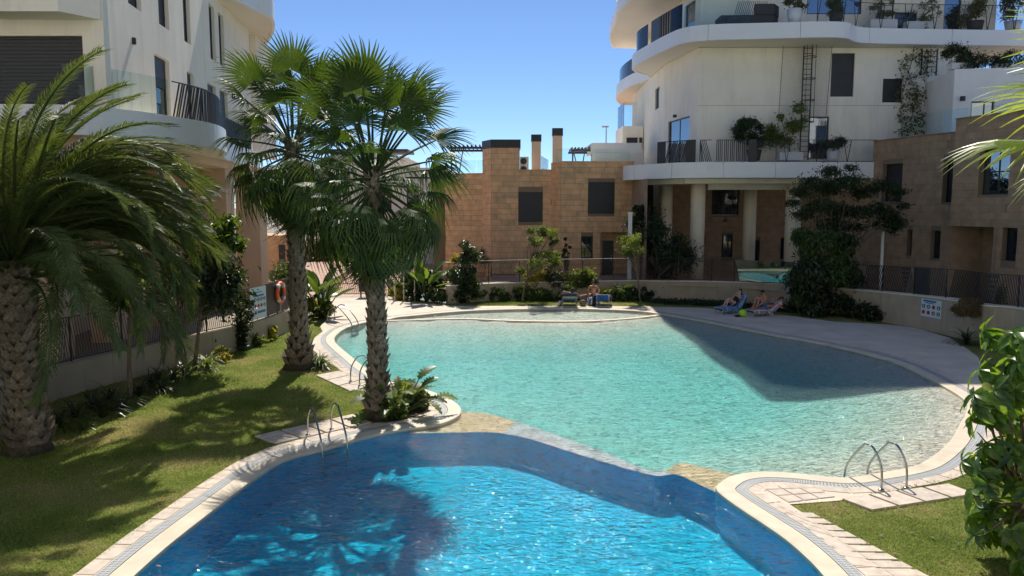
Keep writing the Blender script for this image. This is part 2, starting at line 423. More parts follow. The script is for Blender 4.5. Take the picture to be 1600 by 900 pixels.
# ================================================ THE GROUND AND THE POOL
pool_px = [(205,900),(262,850),(330,797),(400,744),(447,716),(504,701),(572,682),(624,671),(681,663),(711,652),(719,641),(711,629),(685,616),(658,607),
 (625,600),(600,592),(572,576),(549,558),(530,542),(522,533),(524,524),(541,512),(572,503),(605,499),(620,495.5),(650,492.5),(690,488.5),(740,485),(800,483),(880,482),(950,483.5),(1000,486),
 (1030,490),(1060,495),(1100,502),(1150,512),(1200,522),(1285,537),(1365,556),(1411,571),(1462,596),(1496,615),(1512.6,630),(1511,647),(1504,659),(1487,689),
 (1453,718),(1420,731),(1369,740),(1318,747),(1242,740),(1198,737.5),(1168,739),(1142,745),(1125,756),(1121,764),(1130,773),(1153,790),(1200,821),(1234,845),(1272,879),(1291,900)]
pool_w = [G(*p) for p in pool_px] + [(4.74, 10.5), (4.76, 10.0), (4.74, 9.3), (4.6, 8.3), (4.2, 6.8), (3.0, 5.0), (1.0, 4.0), (-1.5, 3.8), (-3.8, 4.6), (-5.1, 6.2), (-5.6, 8.0), (-5.7, 9.2), (-5.71, 10.0), (-5.71, 10.5)]
POOL = resample(smooth(pool_w, 5, True), .22, True)
deck_px = [(112,900),(200,843),(300,770),(383,717),(417,700),(480,683),(560,664),(600,662),(640,655),(665,643),(668,630),(655,618),(620,608),(590,600),(560,590),(534,580),(505,560),(488,546),(487,535),(492,527),(504,518),(500,510),(510,500),(511,480),(515,465),(540,460),(602,460),(624,471),(681,476),(720,478.3),(816,477.7),(945,478),(1020,479),(1100,481),(1200,490),(1242,494),(1306,503),(1388,507),(1431,512),(1484,528),(1513,546),(1528,558),(1534,569),(1535,600),(1538,640),(1545,690),(1517,733),(1466,748),(1380,768),(1312,782),(1234,788),(1263,807),(1322,841),(1398,879),(1453,900)]
deck_w = [G(*p) for p in deck_px] + [(6.6, 10.3), (7.2, 9.2), (7.4, 7.0), (6.0, 3.2), (1, 2.2), (-5, 2.8), (-6.6, 6.2), (-6.75, 9.3), (-6.7, 10.2)]
LIPW, GRW, OUTW = .34, .22, .30
area = sum(a[0] * b[1] - b[0] * a[1] for a, b in zip(POOL, POOL[1:] + POOL[:1]))
OS = -1 if area > 0 else 1                       # offset() to the outside
def off(d): return offset(POOL, OS * d)
WATER_Z = -.055
hole = off(.15)
# retaining walls: (px, py of the wall top) and its height
WL = [G(-260,690,.95), G(0,602,.95), G(73,577,.95), G(150,557,.95), G(235,539,.95), G(320,520,.95), G(400,502,.95), G(440,488,.95), G(458,481,.95), G(472,472,.95), G(478,466,.95)]
WBZ = [1.0, 1.0, 1.0, 1.02, 1.05, 1.12, 1.2, 1.3, 1.4, 1.5, 1.55, 1.58, 1.6]
WB = [G(*p, z) for p, z in zip([(700,447.5),(744,445),(814,442.4),(935,440),(1020,439.5),(1146,441.5),(1237,445.5),(1316,452),(1400,459.5),(1484,469),(1541,478),(1600,484),(1800,520)], WBZ)]
def wbz(x): return float(np.interp(x, [p[0] for p in WB], WBZ))
lawn_outer = [(-60, -30), (60, -30), (60, 20)] + [(p[0], p[1]) for p in WB[::-1]] + [(-7.7, 47.6), (-11.2, 47.6)] + [(p[0], p[1]) for p in WL[::-1]] + [(-60, 18)]
s_ = MB().prism(lawn_outer, 0, -.016, [hole], False, False).build('lawn', M['lawn']); tag(s_, kind='structure')
notch = [p for p in lawn_outer if p not in ((-7.7, 47.6), (-11.2, 47.6))]; k_ = lawn_outer.index((-7.7, 47.6)); notch = lawn_outer[:k_] + [(-7.65, 47.6), (-7.2, 58), (-12, 58), (-11.25, 47.6)] + lawn_outer[k_ + 2:]
s_ = MB().prism([(-800, -300), (800, -300), (800, 1500), (-800, 1500)], 0, .80, [notch], False, False).build('ground', M['asphalt']); tag(s_, kind='structure')
up = [(-30, 40.6), (-10.2, 38.2), (-11.25, 47.6), (-12, 58), (-7.2, 58), (-7.65, 47.6), (-3.4, 45.4), (3, 45.9), (9, 45.9), (13, 44.6), (24, 44.6), (24, 90), (-40, 90)]
m, n, out = newmat('brick_paving'); v = coords(n)
bt = nd(n, 'ShaderNodeTexBrick'); bt.inputs['Scale'].default_value = 2.2; bt.inputs['Color1'].default_value = (.55, .36, .26, 1); bt.inputs['Color2'].default_value = (.46, .29, .21, 1); bt.inputs['Mortar'].default_value = (.30, .2, .15, 1); bt.inputs['Mortar Size'].default_value = .012
n.links.new(v, bt.inputs[0]); principled(n, out, mixc(n, 1.0, bt.outputs[0], ramp(n, noise(n, v, 1, 4), [(.3, (.85,) * 3), (.7, (1.15,) * 3)]), 'MULTIPLY'), .85); M['paving'] = m
s_ = MB().prism(up, 0, .86, (), False, False).build('pavement', M['paving']); tag(s_, kind='structure')
# ramp behind the gate
s_ = MB(); s_.quad((-11.3, 47.3, -.004), (-7.5, 47.3, -.004), (-7.1, 58.2, .866), (-12.1, 58.2, .866)); s_ = s_.build('path', M['paving']); tag(s_, kind='structure')
for k_, (pa, pb, lab) in enumerate((((-11.25, 47.4), (-12.05, 58), 'low rendered kerb wall on the left of the brick path behind the gate'), ((-7.6, 47.4), (-7.15, 58), 'low rendered kerb wall on the right of the brick path behind the gate'))):
    t = thing('low_wall', lab, 'wall', (0, 0, 0)); MB().bar((*pa, .4), (*pb, .4), .22, 1.1).build('wall_body', M['concrete'], t)
# deck, coping lip, drain grate
dk = MB().prism(deck_w, 0, 0.0, [off(LIPW + GRW - .02)], False, True).build('deck', M['deck']); tag(dk, kind='structure')
def band(mb, d0, d1, z, inner_drop=None):
    a, b = off(d0), off(d1); N = len(a)
    for i in range(N):
        j = (i + 1) % N
        mb.quad((*a[i], z), (*a[j], z), (*b[j], z), (*b[i], z))
        if inner_drop: mb.quad((*a[j], z), (*a[i], z), (*a[i], inner_drop), (*a[j], inner_drop))
    return mb
lip = MB()
a0, a1, a2, a3 = off(-.03), off(0.0), off(LIPW - .01), off(LIPW)
N = len(POOL)
for i in range(N):
    j = (i + 1) % N
    lip.quad((*a0[i], -.004), (*a0[j], -.004), (*a1[j], .012), (*a1[i], .012))
    lip.quad((*a1[i], .012), (*a1[j], .012), (*a2[j], .012), (*a2[i], .012))
    lip.quad((*a2[i], .012), (*a2[j], .012), (*a3[j], -.01), (*a3[i], -.01))
    lip.quad((*a0[j], -.004), (*a0[i], -.004), (*a0[i], -.3), (*a0[j], -.3))
lp = lip.build('pool_coping', M['lip']); tag(lp, kind='structure')
gb = band(MB(), LIPW, LIPW + GRW, -.006).build('drain_channel', M['gap']); tag(gb, kind='structure')
gs = MB(); ga, gc = resample(off(LIPW + .012), .042, True), None
big = off(LIPW + GRW / 2); 
def band_bars(mb, d0, d1, step, wd, z):
    A, B = off(d0), off(d1); mm = max(1, int(round(.22 / step)))
    for i in range(N):
        k = (i + 1) % N
        if A[i][1] > 36: continue
        for s in range(mm):
            f0, f1 = (s + .15) / mm, (s + .85) / mm; L2 = lambda P_, f: (P_[i][0] + (P_[k][0] - P_[i][0]) * f, P_[i][1] + (P_[k][1] - P_[i][1]) * f, z)
            mb.quad(L2(A, f0), L2(B, f0), L2(B, f1), L2(A, f1))
band_bars(gs, LIPW + .012, LIPW + GRW - .012, .05, .033, .006)
for d in (LIPW + .012, LIPW + GRW / 2 - .008, LIPW + GRW - .03):
    A, B = off(d), off(d + .018)
    for i in range(N):
        j = (i + 1) % N; gs.quad((*A[i], .010), (*A[j], .010), (*B[j], .010), (*B[i], .010))
g_ = gs.build('grate_bars', M['grate'], gb); tag(g_, kind='stuff')
# outer row of travertine tiles along the coping, nearest ones singly
ctr = resample(POOL, .5, True); A = offset(ctr, OS * (LIPW + GRW + .01)); B = offset(ctr, OS * (LIPW + GRW + OUTW)); nt_ = len(ctr); far = MB()
for i in range(nt_):
    j = (i + 1) % nt_; a, b, c, d = A[i], A[j], B[j], B[i]; g = .012
    def lerp(p, q, t): return (p[0] + (q[0] - p[0]) * t, p[1] + (q[1] - p[1]) * t)
    a_, b_ = lerp(a, b, g * 2), lerp(a, b, 1 - g * 2); d_, c_ = lerp(d, c, g * 2), lerp(d, c, 1 - g * 2)
    cx, cy = (a[0] + c[0]) / 2, (a[1] + c[1]) / 2
    if cy > 30: continue
    mb = MB().prism([a_, b_, c_, d_], -.05, .010 + rnd.uniform(-.002, .003))
    mb.v = [(x - cx, y - cy, z) for x, y, z in mb.v]
    mb.build('coping_tile', M['travertine'], dk, loc=(cx, cy, 0), fix=True)
# paving slabs by the ladders and the paved corner
def slab_row(quad_px, nx, ny, name='paving_slab', thick=.03, jit=.01):
    q = [G(*p) for p in quad_px]                # a b c d round the outline
    def at(u, v):
        x = [(1 - u) * (1 - v) * q[0][k] + u * (1 - v) * q[1][k] + u * v * q[2][k] + (1 - u) * v * q[3][k] for k in (0, 1)]
        return x
    for i in range(nx):
        for k in range(ny):
            e = .012; u0, u1, v0, v1 = i / nx + e, (i + 1) / nx - e, k / ny + e, (k + 1) / ny - e
            pts = [at(u0, v0), at(u1, v0), at(u1, v1), at(u0, v1)]
            cx = sum(p[0] for p in pts) / 4; cy = sum(p[1] for p in pts) / 4
            mb = MB().prism([(p[0] - cx, p[1] - cy) for p in pts], -.05, thick + rnd.uniform(-.003, .003))
            o = mb.build(name, M['travertine'], dk, loc=(cx, cy, 0), fix=True); bevel(o, .006)
slab_row([(393,681),(428,693),(585,661),(556,647)][0:4] if False else [(395,683),(552,648),(582,661),(428,695)], 4, 1)
slab_row([(493,587),(530,580),(580,603),(549,613)], 1, 3)
slab_row([(1313,781),(1483,757),(1526,773),(1361,799)], 4, 1)
slab_row([(1180,756),(1262,757),(1306,777),(1232,786)], 3, 3, 'paver', .018)
slab_row([(1240,800),(1268,801),(1455,903),(1400,903)], 1, 9, 'paver', .016)
slab_row([(1205,781),(1240,799),(1400,903),(1355,903)], 1, 9, 'paver', .014)
# pool shell: sand floor shelving from the far and right beach, blue basin, dividing ledge
A_px = [(719,640),(760,643),(812,658),(850,672),(900,688),(930,699),(985,722),(1018,734),(1040,733),(1062,720),(1100,727),(1150,738),(1168,739)]
B_px = [(700,655),(681,664),(640,674),(700,673),(760,672),(800,676),(830,683),(900,705),(960,723),(1022,739),(1055,737),(1090,752),(1125,768)]
DA = smooth([G(*p, WATER_Z) for p in A_px], 4); DB = smooth([G(*p, WATER_Z) for p in B_px[2:]], 4)
divider_poly = [G(690,655)] + DA + [G(1160,760)] + DB[::-1]
dv = MB().prism(divider_poly, -1.2, -.105).build('dividing_ledge', M['ledge'], fix=True); tag(dv, kind='structure')
mw = [p for p in DA if G(806,0+700)[0] - .3 < p[0] and p[0] < G(1035,735)[0]]
A2 = smooth([G(*p, WATER_Z) for p in [(808,656),(850,671),(930,698),(985,721),(1018,733),(1040,731)]], 4)
B2 = smooth([G(*p, WATER_Z) for p in [(786,675),(830,684),(900,706),(960,724),(1022,740),(1050,738)]], 4)
wt = MB()
for i in range(len(A2) - 1): wt.quad((*A2[i], -.095), (*B2[i], -.095), (*B2[i + 1], -.095), (*A2[i + 1], -.095))
wt = wt.build('weir_top', M['weirwhite'], dv)
# sand floor
def dist_poly(x, y, poly):
    best = 1e9
    for a, b in zip(poly, poly[1:]):
        dx, dy = b[0] - a[0], b[1] - a[1]; l2 = dx * dx + dy * dy or 1e-9
        t = max(0, min(1, ((x - a[0]) * dx + (y - a[1]) * dy) / l2)); d = math.hypot(x - a[0] - t * dx, y - a[1] - t * dy)
        best = min(best, d)
    return best
beach = [G(*p) for p in [(1030,490),(1100,502),(1200,522),(1285,537),(1365,556),(1411,571),(1462,596),(1496,615),(1512,632),(1504,659),(1487,689),(1453,718),(1400,733)]]
ridge = smooth([G(*p) for p in [(600,499.5),(719,496),(800,499),(900,500),(960,497.5),(1000,494),(1032,490)]], 4)
V = []; F = []
X0, X1, Y0, Y1, ST = -9, 16, 14.5, 42, .45
nx, ny = int((X1 - X0) / ST) + 1, int((Y1 - Y0) / ST) + 1
hx = np.zeros((ny, nx))
for j in range(ny):
    for i in range(nx):
        x, y = X0 + i * ST, Y0 + j * ST
        d = min(dist_poly(x, y, beach), dist_poly(x, y, ridge)) if inside((x, y), POOL) else 0
        hx[j, i] = -.09 - min(.92, .17 * max(0, d - .3)) if d > 0 else -.085
        V.append((x, y, hx[j, i]))
for k, (x, y, z) in enumerate(V):
    if y > 33:
        rx = min(ridge, key=lambda p: abs(p[0] - x))
        if y > rx[1] - .1: V[k] = (x, y, -.16)
for j in range(ny - 1):
    for i in range(nx - 1):
        a = j * nx + i; cxy = (X0 + (i + .5) * ST, Y0 + (j + .5) * ST)
        if inside(cxy, divider_poly): continue
        # skip the blue basin side
        F.append((a, a + 1, a + nx + 1, a + nx))
deep_side = [G(700, 663)] + DB[:] + [G(1135, 775)]
def in_deep(x, y):
    if y > 18.9: return False
    yy = np.interp(x, [p[0] for p in DB], [p[1] for p in DB]); return y < yy - .02 and x < 5.6
F = [f for f in F if not in_deep(sum(V[k][0] for k in f) / 4, sum(V[k][1] for k in f) / 4 - .3)]
fl = MB(); fl.v = V; fl.f = F; fl = fl.build('pool_floor', M['sand'], smooth_=True); tag(fl, kind='structure')
# blue basin: inner box wall + floor
bz = -.78
bb = MB(); bb.prism([(-12, 2), (9, 2), (9, DB[-1][1])] + [(p[0], p[1]) for p in DB[::-1]] + [(-12, DB[0][1])], 0, bz, (), False, False)
DBf = [(x - .0, y - .03) for x, y in DB]; DBf = [(DBf[0][0] - 1.2, DBf[0][1] - .1)] + DBf + [(DBf[-1][0] + .8, DBf[-1][1] - .35)]
for i in range(len(DBf) - 1): bb.quad((*DBf[i], bz), (*DBf[i + 1], bz), (*DBf[i + 1], -.104), (*DBf[i], -.104))
ib = off(-.035)
for i in range(N):
    j = (i + 1) % N
    if ib[i][1] < 18.6: bb.quad((*ib[i], bz), (*ib[j], bz), (*ib[j], -.065), (*ib[i], -.065))
bb = bb.build('deep_pool_floor', M['blue']); tag(bb, kind='structure')
rd = MB(); Ra, Rb = offset(ridge, .13, False), offset(ridge, -.13, False)
for i in range(len(ridge) - 1):
    rd.quad((*Ra[i], -.05), (*Ra[i + 1], -.05), (*Rb[i + 1], -.05), (*Rb[i], -.05)); rd.quad((*Rb[i], -.05), (*Rb[i + 1], -.05), (*Rb[i + 1], -.8), (*Rb[i], -.8))
rd = rd.build('pool_ridge', M['lip'], fl)
wp = off(-.03 + .002)
wat = MB().prism(off(.02), -1.6, WATER_Z).build('water', M['water'], fix=True); tag(wat, kind='structure')
# ------------------------------------------------ retaining walls and fences
def wall_strip(name, pts, z0, z1, th, mat, label, cat='wall', boards=True):
    t = thing(name, label, cat, (0, 0, 0))
    o_ = offset(pts, th, False); mb = MB(); mb.prism(list(pts) + o_[::-1], z0, z1 if not callable(z1) else 99); mb.v = [(x, y, z1(x) if z == 99 else z) for x, y, z in mb.v]; o = mb.build('wall_body', mat, t, fix=True)
    return t
def panels(wallthing, pts, side, z0, z1f, step=.62):
    """board-marked cast panels, each a shallow slab on the face"""
    rs = resample(pts, step)
    for a, b in zip(rs, rs[1:]):
        L_ = math.dist(a, b)
        if L_ < .2: continue
        mx_, my_ = (a[0] + b[0]) / 2, (a[1] + b[1]) / 2; z1 = z1f(mx_) if callable(z1f) else z1f
        o = bpy.data.objects.new('cast_panel', UNIT('cast_panel', M['concrete'])); put(o, wallthing)
        an = math.atan2(b[1] - a[1], b[0] - a[0]); th = .03 + rnd.uniform(-.004, .004)
        o.location = (mx_ - side * math.sin(an) * -.0, my_, (z0 + z1) / 2); o.rotation_euler = (0, 0, an); o.scale = (L_ - .012, th * 2, z1 - z0)
_units = {}
def UNIT(name, mat):
    k = (name, mat.name)
    if k not in _units:
        mb = MB().box(-.5, -.5, -.5, .5, .5, .5); me = bpy.data.meshes.new(name); me.from_pydata(mb.v, [], mb.f); me.materials.append(mat); _units[k] = me
    return _units[k]
SL = smooth(WL, 4); SB = smooth(WB, 4)
wl = wall_strip('retaining_wall', SL, -.3, .95, .28, M['concrete'], 'low curved beige concrete wall along the lawn on the left, under the slatted fence')
panels(wl, SL[4:], 1, -.3, .93, 1.1)
wb = wall_strip('retaining_wall', SB, -.3, lambda x: wbz(x), .28, M['concrete'], 'long curved beige concrete wall behind the loungers and bushes across the pool')
panels(wb, SB, 1, -.3, lambda x: wbz(x) - .03, 1.25)
cop = MB(); 
for pts, z in ((SB, 50),):
    o_ = offset(pts, .33, False); i_ = offset(pts, -.05, False)
    cop.prism(i_ + o_[::-1], z, z + .05)
cop.v = [(x, y, wbz(x) + z - 50) for x, y, z in cop.v]
cop.build('wall_cap', M['column'], wb, fix=True)
th_ = MB()
for p in resample(SB, 1.45)[4:]:
    th_.tube([(p[0] - .0, p[1] - .045, .7), (p[0], p[1] - .02, .7)], .035, 6)
th_.build('tie_hole', M['rubber'], wb)
def fence(pts, z0, h, mat, label, lean=.25, pitch=.09, solids=(), skip=(), group='slatted fences on the garden walls', r=.011, maxn=290):
    """round rods leaning in changing directions, top rail, posts; solids are dark sheet panels"""
    t = thing('rod_fence', label, 'fence', (0, 0, 0), group=group)
    rs = resample(pts, pitch); n_ = 0; rest = MB(); top = MB(); tot = len(rs)
    rod = MB().tube([(0, 0, 0), (0, 0, 1)], r, 5); me = bpy.data.meshes.new('rod'); me.from_pydata(rod.v, [], rod.f); me.materials.append(mat)
    zf = z0 if callable(z0) else (lambda x: z0)
    def blocked(s): return any(a <= s <= b for a, b in list(solids) + list(skip))
    for i in range(0, tot - 1):
        s = i / (tot - 1)
        if blocked(s): continue
        a = rs[i]; k = max(0, min(tot - 1, i + int(round(lean * math.copysign(1, math.sin(s * 23 + 1)) / pitch)))); b = rs[k]
        A_, B_ = Vector((a[0], a[1], zf(a[0]) + .04)), Vector((b[0], b[1], zf(b[0]) + h))
        if n_ < maxn:
            o = bpy.data.objects.new('rod', me); put(o, t); o.location = A_; d = B_ - A_
            o.rotation_euler = d.to_track_quat('Z', 'Y').to_euler(); o.scale = (1, 1, d.length); n_ += 1
        else: rest.bar(A_, B_, r * 1.8)
    if rest.v: tag(rest.build('rods_far', mat, t), kind='stuff')
    for dz in (.05, h):
        top.tube([(p[0], p[1], zf(p[0]) + dz) for p in resample(pts, .6)], .016, 5)
    top.build('rail', mat, t)
    for p in resample(pts, 1.9):
        MB().bar((p[0], p[1], zf(p[0]) - .02), (p[0], p[1], zf(p[0]) + h - .02), .045).build('post', mat, t)
    for a, b in solids:
        i0, i1 = int(a * (tot - 1)), int(b * (tot - 1)); mb = MB(); seg = rs[i0:i1 + 1]
        for p, q in zip(seg, seg[1:]):
            mb.quad((p[0], p[1], zf(p[0]) + .02), (q[0], q[1], zf(q[0]) + .02), (q[0], q[1], zf(q[0]) + h + .01), (p[0], p[1], zf(p[0]) + h + .01))
        mo = mb.build('sheet_panel', mat, t); md = mo.modifiers.new('s', 'SOLIDIFY'); md.thickness = .02
    return t
FL = offset(SL, .12, False); FB = offset(SB, .12, False)
fence(FL[6:], .95, 1.32, M['brownfence'], 'brown leaning-rod fence on the left garden wall behind the date palm', .22, .10, solids=())
cut = [i for i, p in enumerate(FB) if p[0] > G(1315, 452, 1.3)[0]][0]
cutm0 = [i for i, p in enumerate(FB) if p[0] > G(1137, 441, 1.11)[0]][0]; cutm1 = [i for i, p in enumerate(FB) if p[0] > G(1224, 445, 1.18)[0]][0]
fence(FB[2:cutm0 + 1], lambda x: wbz(x) + .05, 1.3, M['brownfence'], 'thin brown leaning-rod fence in front of the golden stone house', .3, .095, r=.009)
fence(FB[cutm1:], lambda x: wbz(x) + .05, 1.22, M['dark'], 'black leaning-rod fence on the shaded wall at the right with dark sheet panels', .3, .10, solids=((.10, .17), (.40, .445), (.72, .76)), r=.02)
mt = thing('glass_fence_panel', 'trapezoid mirror glass fence panel reflecting turquoise water above the grey wall', 'glass panel', (0, 0, 0))
a, b = FB[cutm0], FB[cutm1]; dv_ = Vector((b[0] - a[0], b[1] - a[1], 0)).normalized(); nrm = Vector((dv_.y, -dv_.x, 0))
mb = MB()
q = [Vector((*a, 1.2)) + dv_ * .35, Vector((*b, 1.27)) - dv_ * .3, Vector((*b, 2.46)) - dv_ * .02, Vector((*a, 2.42)) + dv_ * .02]
mb.quad(*[x + nrm * .02 for x in q]); mb.quad(*[x + nrm * .0 for x in q[::-1]]); mb.build('glass_pane', M['mirrorglass'], mt)
MB().bar(q[0], q[1], .05).bar(q[0], q[3], .04).bar(q[1], q[2], .04).build('glass_frame', M['dark'], mt)
# ------------------------------------------------ ladders, stand-alone rails
def arch(p_in, p_out, h, r=.022, lean=.42):
    """handrail from the water over the edge to the deck (2D points)"""
    a, b = Vector((*p_in, -.55)), Vector((*p_out, .02)); d = (b - a); d.z = 0
    pts = [a, Vector((*p_in, .15)) , a + d * .45 + Vector((0, 0, .55 + h - .06)), a + d * .58 + Vector((0, 0, .55 + h)), a + d * .75 + Vector((0, 0, .55 + h - .03)), a + d * .95 + Vector((0, 0, .55 + h - .28)), b + Vector((0, 0, .2)), b]
    path = smooth([tuple(p) for p in pts], 6); mb = MB().tube(path, r, 10); return mb
def ladder(label, ins, outs, h, treads=True):
    t = thing('pool_ladder', label, 'pool ladder', (0, 0, 0), group='steel pool ladders')
    for p_in, p_out in zip(ins, outs):
        arch(p_in, p_out, h).build('handrail', M['steel'], t, True)
        MB().lathe([(.06, .012), (.06, .03), (.045, .045), (.026, .05)], 14, p_out).build('foot_flange', M['steel'], t, True)
    for k, z in enumerate((-.12, -.38)):
        a, b = ins; MB().bar((*a, z), (*b, z), .09, .03).build('tread', M['steel'], t)
    return t
ladder('steel pool ladder on the travertine slabs at the bottom right, nearest the camera', [G(1321,742), G(1357,739)], [G(1377,767), G(1416,764)], .80)
ladder('steel pool ladder arching over the blue pool edge left of the planted palm', [G(503,706), G(542,697)], [G(481,681), G(518,672)], .78)
ladder('steel pool ladder beside the front palm trunk reaching the turquoise pool', [G(590,590), G(600,600)], [G(548,597), G(562,604)], .78)
ladder('farthest steel pool ladder at the shallow end near the banana plant', [G(549,511), G(559,508)], [G(512,503), G(523,499)], .8)
# ================================================ BUILDINGS
def facade(parent, p0, p1, z0, z1, mat, ops=(), th=.3, name='wall'):
    """vertical wall over p0-p1 with rectangular openings (u0,u1,za,zb); outside is to the right of p0->p1 (towards -normal)"""
    dx, dy = p1[0] - p0[0], p1[1] - p0[1]; Lw = math.hypot(dx, dy); ux, uy = dx / Lw, dy / Lw; nx_, ny_ = -uy, ux   # inward
    us = sorted({0, Lw} | {max(0, min(Lw, q)) for o in ops for q in o[:2]}); zs = sorted({z0, z1} | {max(z0, min(z1, q)) for o in ops for q in o[2:4]})
    def solid(i, k):
        if i < 0 or k < 0 or i >= len(us) - 1 or k >= len(zs) - 1: return False
        u, z = (us[i] + us[i + 1]) / 2, (zs[k] + zs[k + 1]) / 2
        return not any(o[0] < u < o[1] and o[2] < z < o[3] for o in ops)
    W_ = lambda u, d, z: (p0[0] + ux * u + nx_ * d, p0[1] + uy * u + ny_ * d, z)
    mb = MB()
    for i in range(len(us) - 1):
        for k in range(len(zs) - 1):
            if not solid(i, k): continue
            a, b, c, d = us[i], us[i + 1], zs[k], zs[k + 1]
            mb.quad(W_(a, 0, c), W_(b, 0, c), W_(b, 0, d), W_(a, 0, d)); mb.quad(W_(b, th, c), W_(a, th, c), W_(a, th, d), W_(b, th, d))
            if not solid(i - 1, k): mb.quad(W_(a, th, c), W_(a, 0, c), W_(a, 0, d), W_(a, th, d))
            if not solid(i + 1, k): mb.quad(W_(b, 0, c), W_(b, th, c), W_(b, th, d), W_(b, 0, d))
            if not solid(i, k - 1): mb.quad(W_(a, th, c), W_(b, th, c), W_(b, 0, c), W_(a, 0, c))
            if not solid(i, k + 1): mb.quad(W_(a, 0, d), W_(b, 0, d), W_(b, th, d), W_(a, th, d))
    return mb.build(name, mat, parent)
def window(parent, p0, p1, rect, kind='glass', depth=.16, mull=(), trans=(), name='window', frame=.07, label=None):
    dx, dy = p1[0] - p0[0], p1[1] - p0[1]; Lw = math.hypot(dx, dy); ux, uy = dx / Lw, dy / Lw; nx_, ny_ = -uy, ux
    u0, u1, z0, z1 = rect; g = .004
    W_ = lambda u, d, z: Vector((p0[0] + ux * u + nx_ * d, p0[1] + uy * u + ny_ * d, z))
    up = (0, 0, 1)
    def bx(mb, ua, ub, da, db, za, zb):
        pts = [W_(ua, da, za), W_(ub, da, za), W_(ub, db, za), W_(ua, db, za), W_(ua, da, zb), W_(ub, da, zb), W_(ub, db, zb), W_(ua, db, zb)]
        b = len(mb.v); mb.v += [tuple(p) for p in pts]
        mb.f += [tuple(b + k for k in q) for q in ((0, 3, 2, 1), (4, 5, 6, 7), (0, 1, 5, 4), (1, 2, 6, 5), (2, 3, 7, 6), (3, 0, 4, 7))]
    fr = MB(); f = frame
    bx(fr, u0 + g, u1 - g, depth, depth + .07, z0 + g, z0 + f); bx(fr, u0 + g, u1 - g, depth, depth + .07, z1 - f, z1 - g)
    bx(fr, u0 + g, u0 + f, depth, depth + .07, z0 + f, z1 - f); bx(fr, u1 - f, u1 - g, depth, depth + .07, z0 + f, z1 - f)
    for q in mull: x = u0 + (u1 - u0) * q; bx(fr, x - f * .45, x + f * .45, depth + .004, depth + .066, z0 + f, z1 - f)
    for q in trans: x = z0 + (z1 - z0) * q; bx(fr, u0 + f, u1 - f, depth + .006, depth + .064, x - f * .45, x + f * .45)
    fo = fr.build(name, M['frame'], parent)
    if label: fo['label'] = label
    if kind in ('glass', 'bright', 'mixed'):
        gm = MB(); bx(gm, u0 + f, u1 - f, depth + .03, depth + .045, z0 + f, z1 - f)
        gm.build('pane', M['winglass'] if kind == 'glass' else M['mirrorglass'], fo)
    if kind == 'glass' or kind == 'mixed':
        cu = MB(); n_ = max(4, int((u1 - u0) / .12))
        for k in range(n_ // 3): bx(cu, u0 + f + k * .11, u0 + f + k * .11 + .07, depth + .02, depth + .026, z0 + f + .02, z1 - f - .02)
        # curtain folds just behind the glass edge
        cu.v = [tuple(Vector(q) + Vector((nx_, ny_, 0)) * .06) for q in cu.v]; 
        cu.build('curtain', M['whitepl'], fo)
    if kind == 'shutter':
        sl = MB(); n_ = max(6, int((z1 - z0) / .11)); hgt = (z1 - z0 - 2 * f) / n_
        for k in range(n_): bx(sl, u0 + f, u1 - f, depth + .02 + .0, depth + .04, z0 + f + k * hgt + .008, z0 + f + (k + 1) * hgt - .008)
        bx(sl, u0 + f, u1 - f, depth + .045, depth + .05, z0 + f, z1 - f)
        sl.build('shutter_slats', M['shutter'], fo)
    if kind == 'half':
        sl = MB(); zm = z0 + (z1 - z0) * .55; n_ = max(4, int((z1 - zm) / .08)); hgt = (z1 - zm) / n_
        for k in range(n_): bx(sl, u0 + f, u1 - f, depth - .02, depth - .004, zm + k * hgt + .008, zm + (k + 1) * hgt - .004)
        sl.build('shutter_slats', M['shutter'], fo)
        gm = MB(); bx(gm, u0 + f, u1 - f, depth + .03, depth + .045, z0 + f, z1 - f); gm.build('pane', M['winglass'], fo)
    return fo
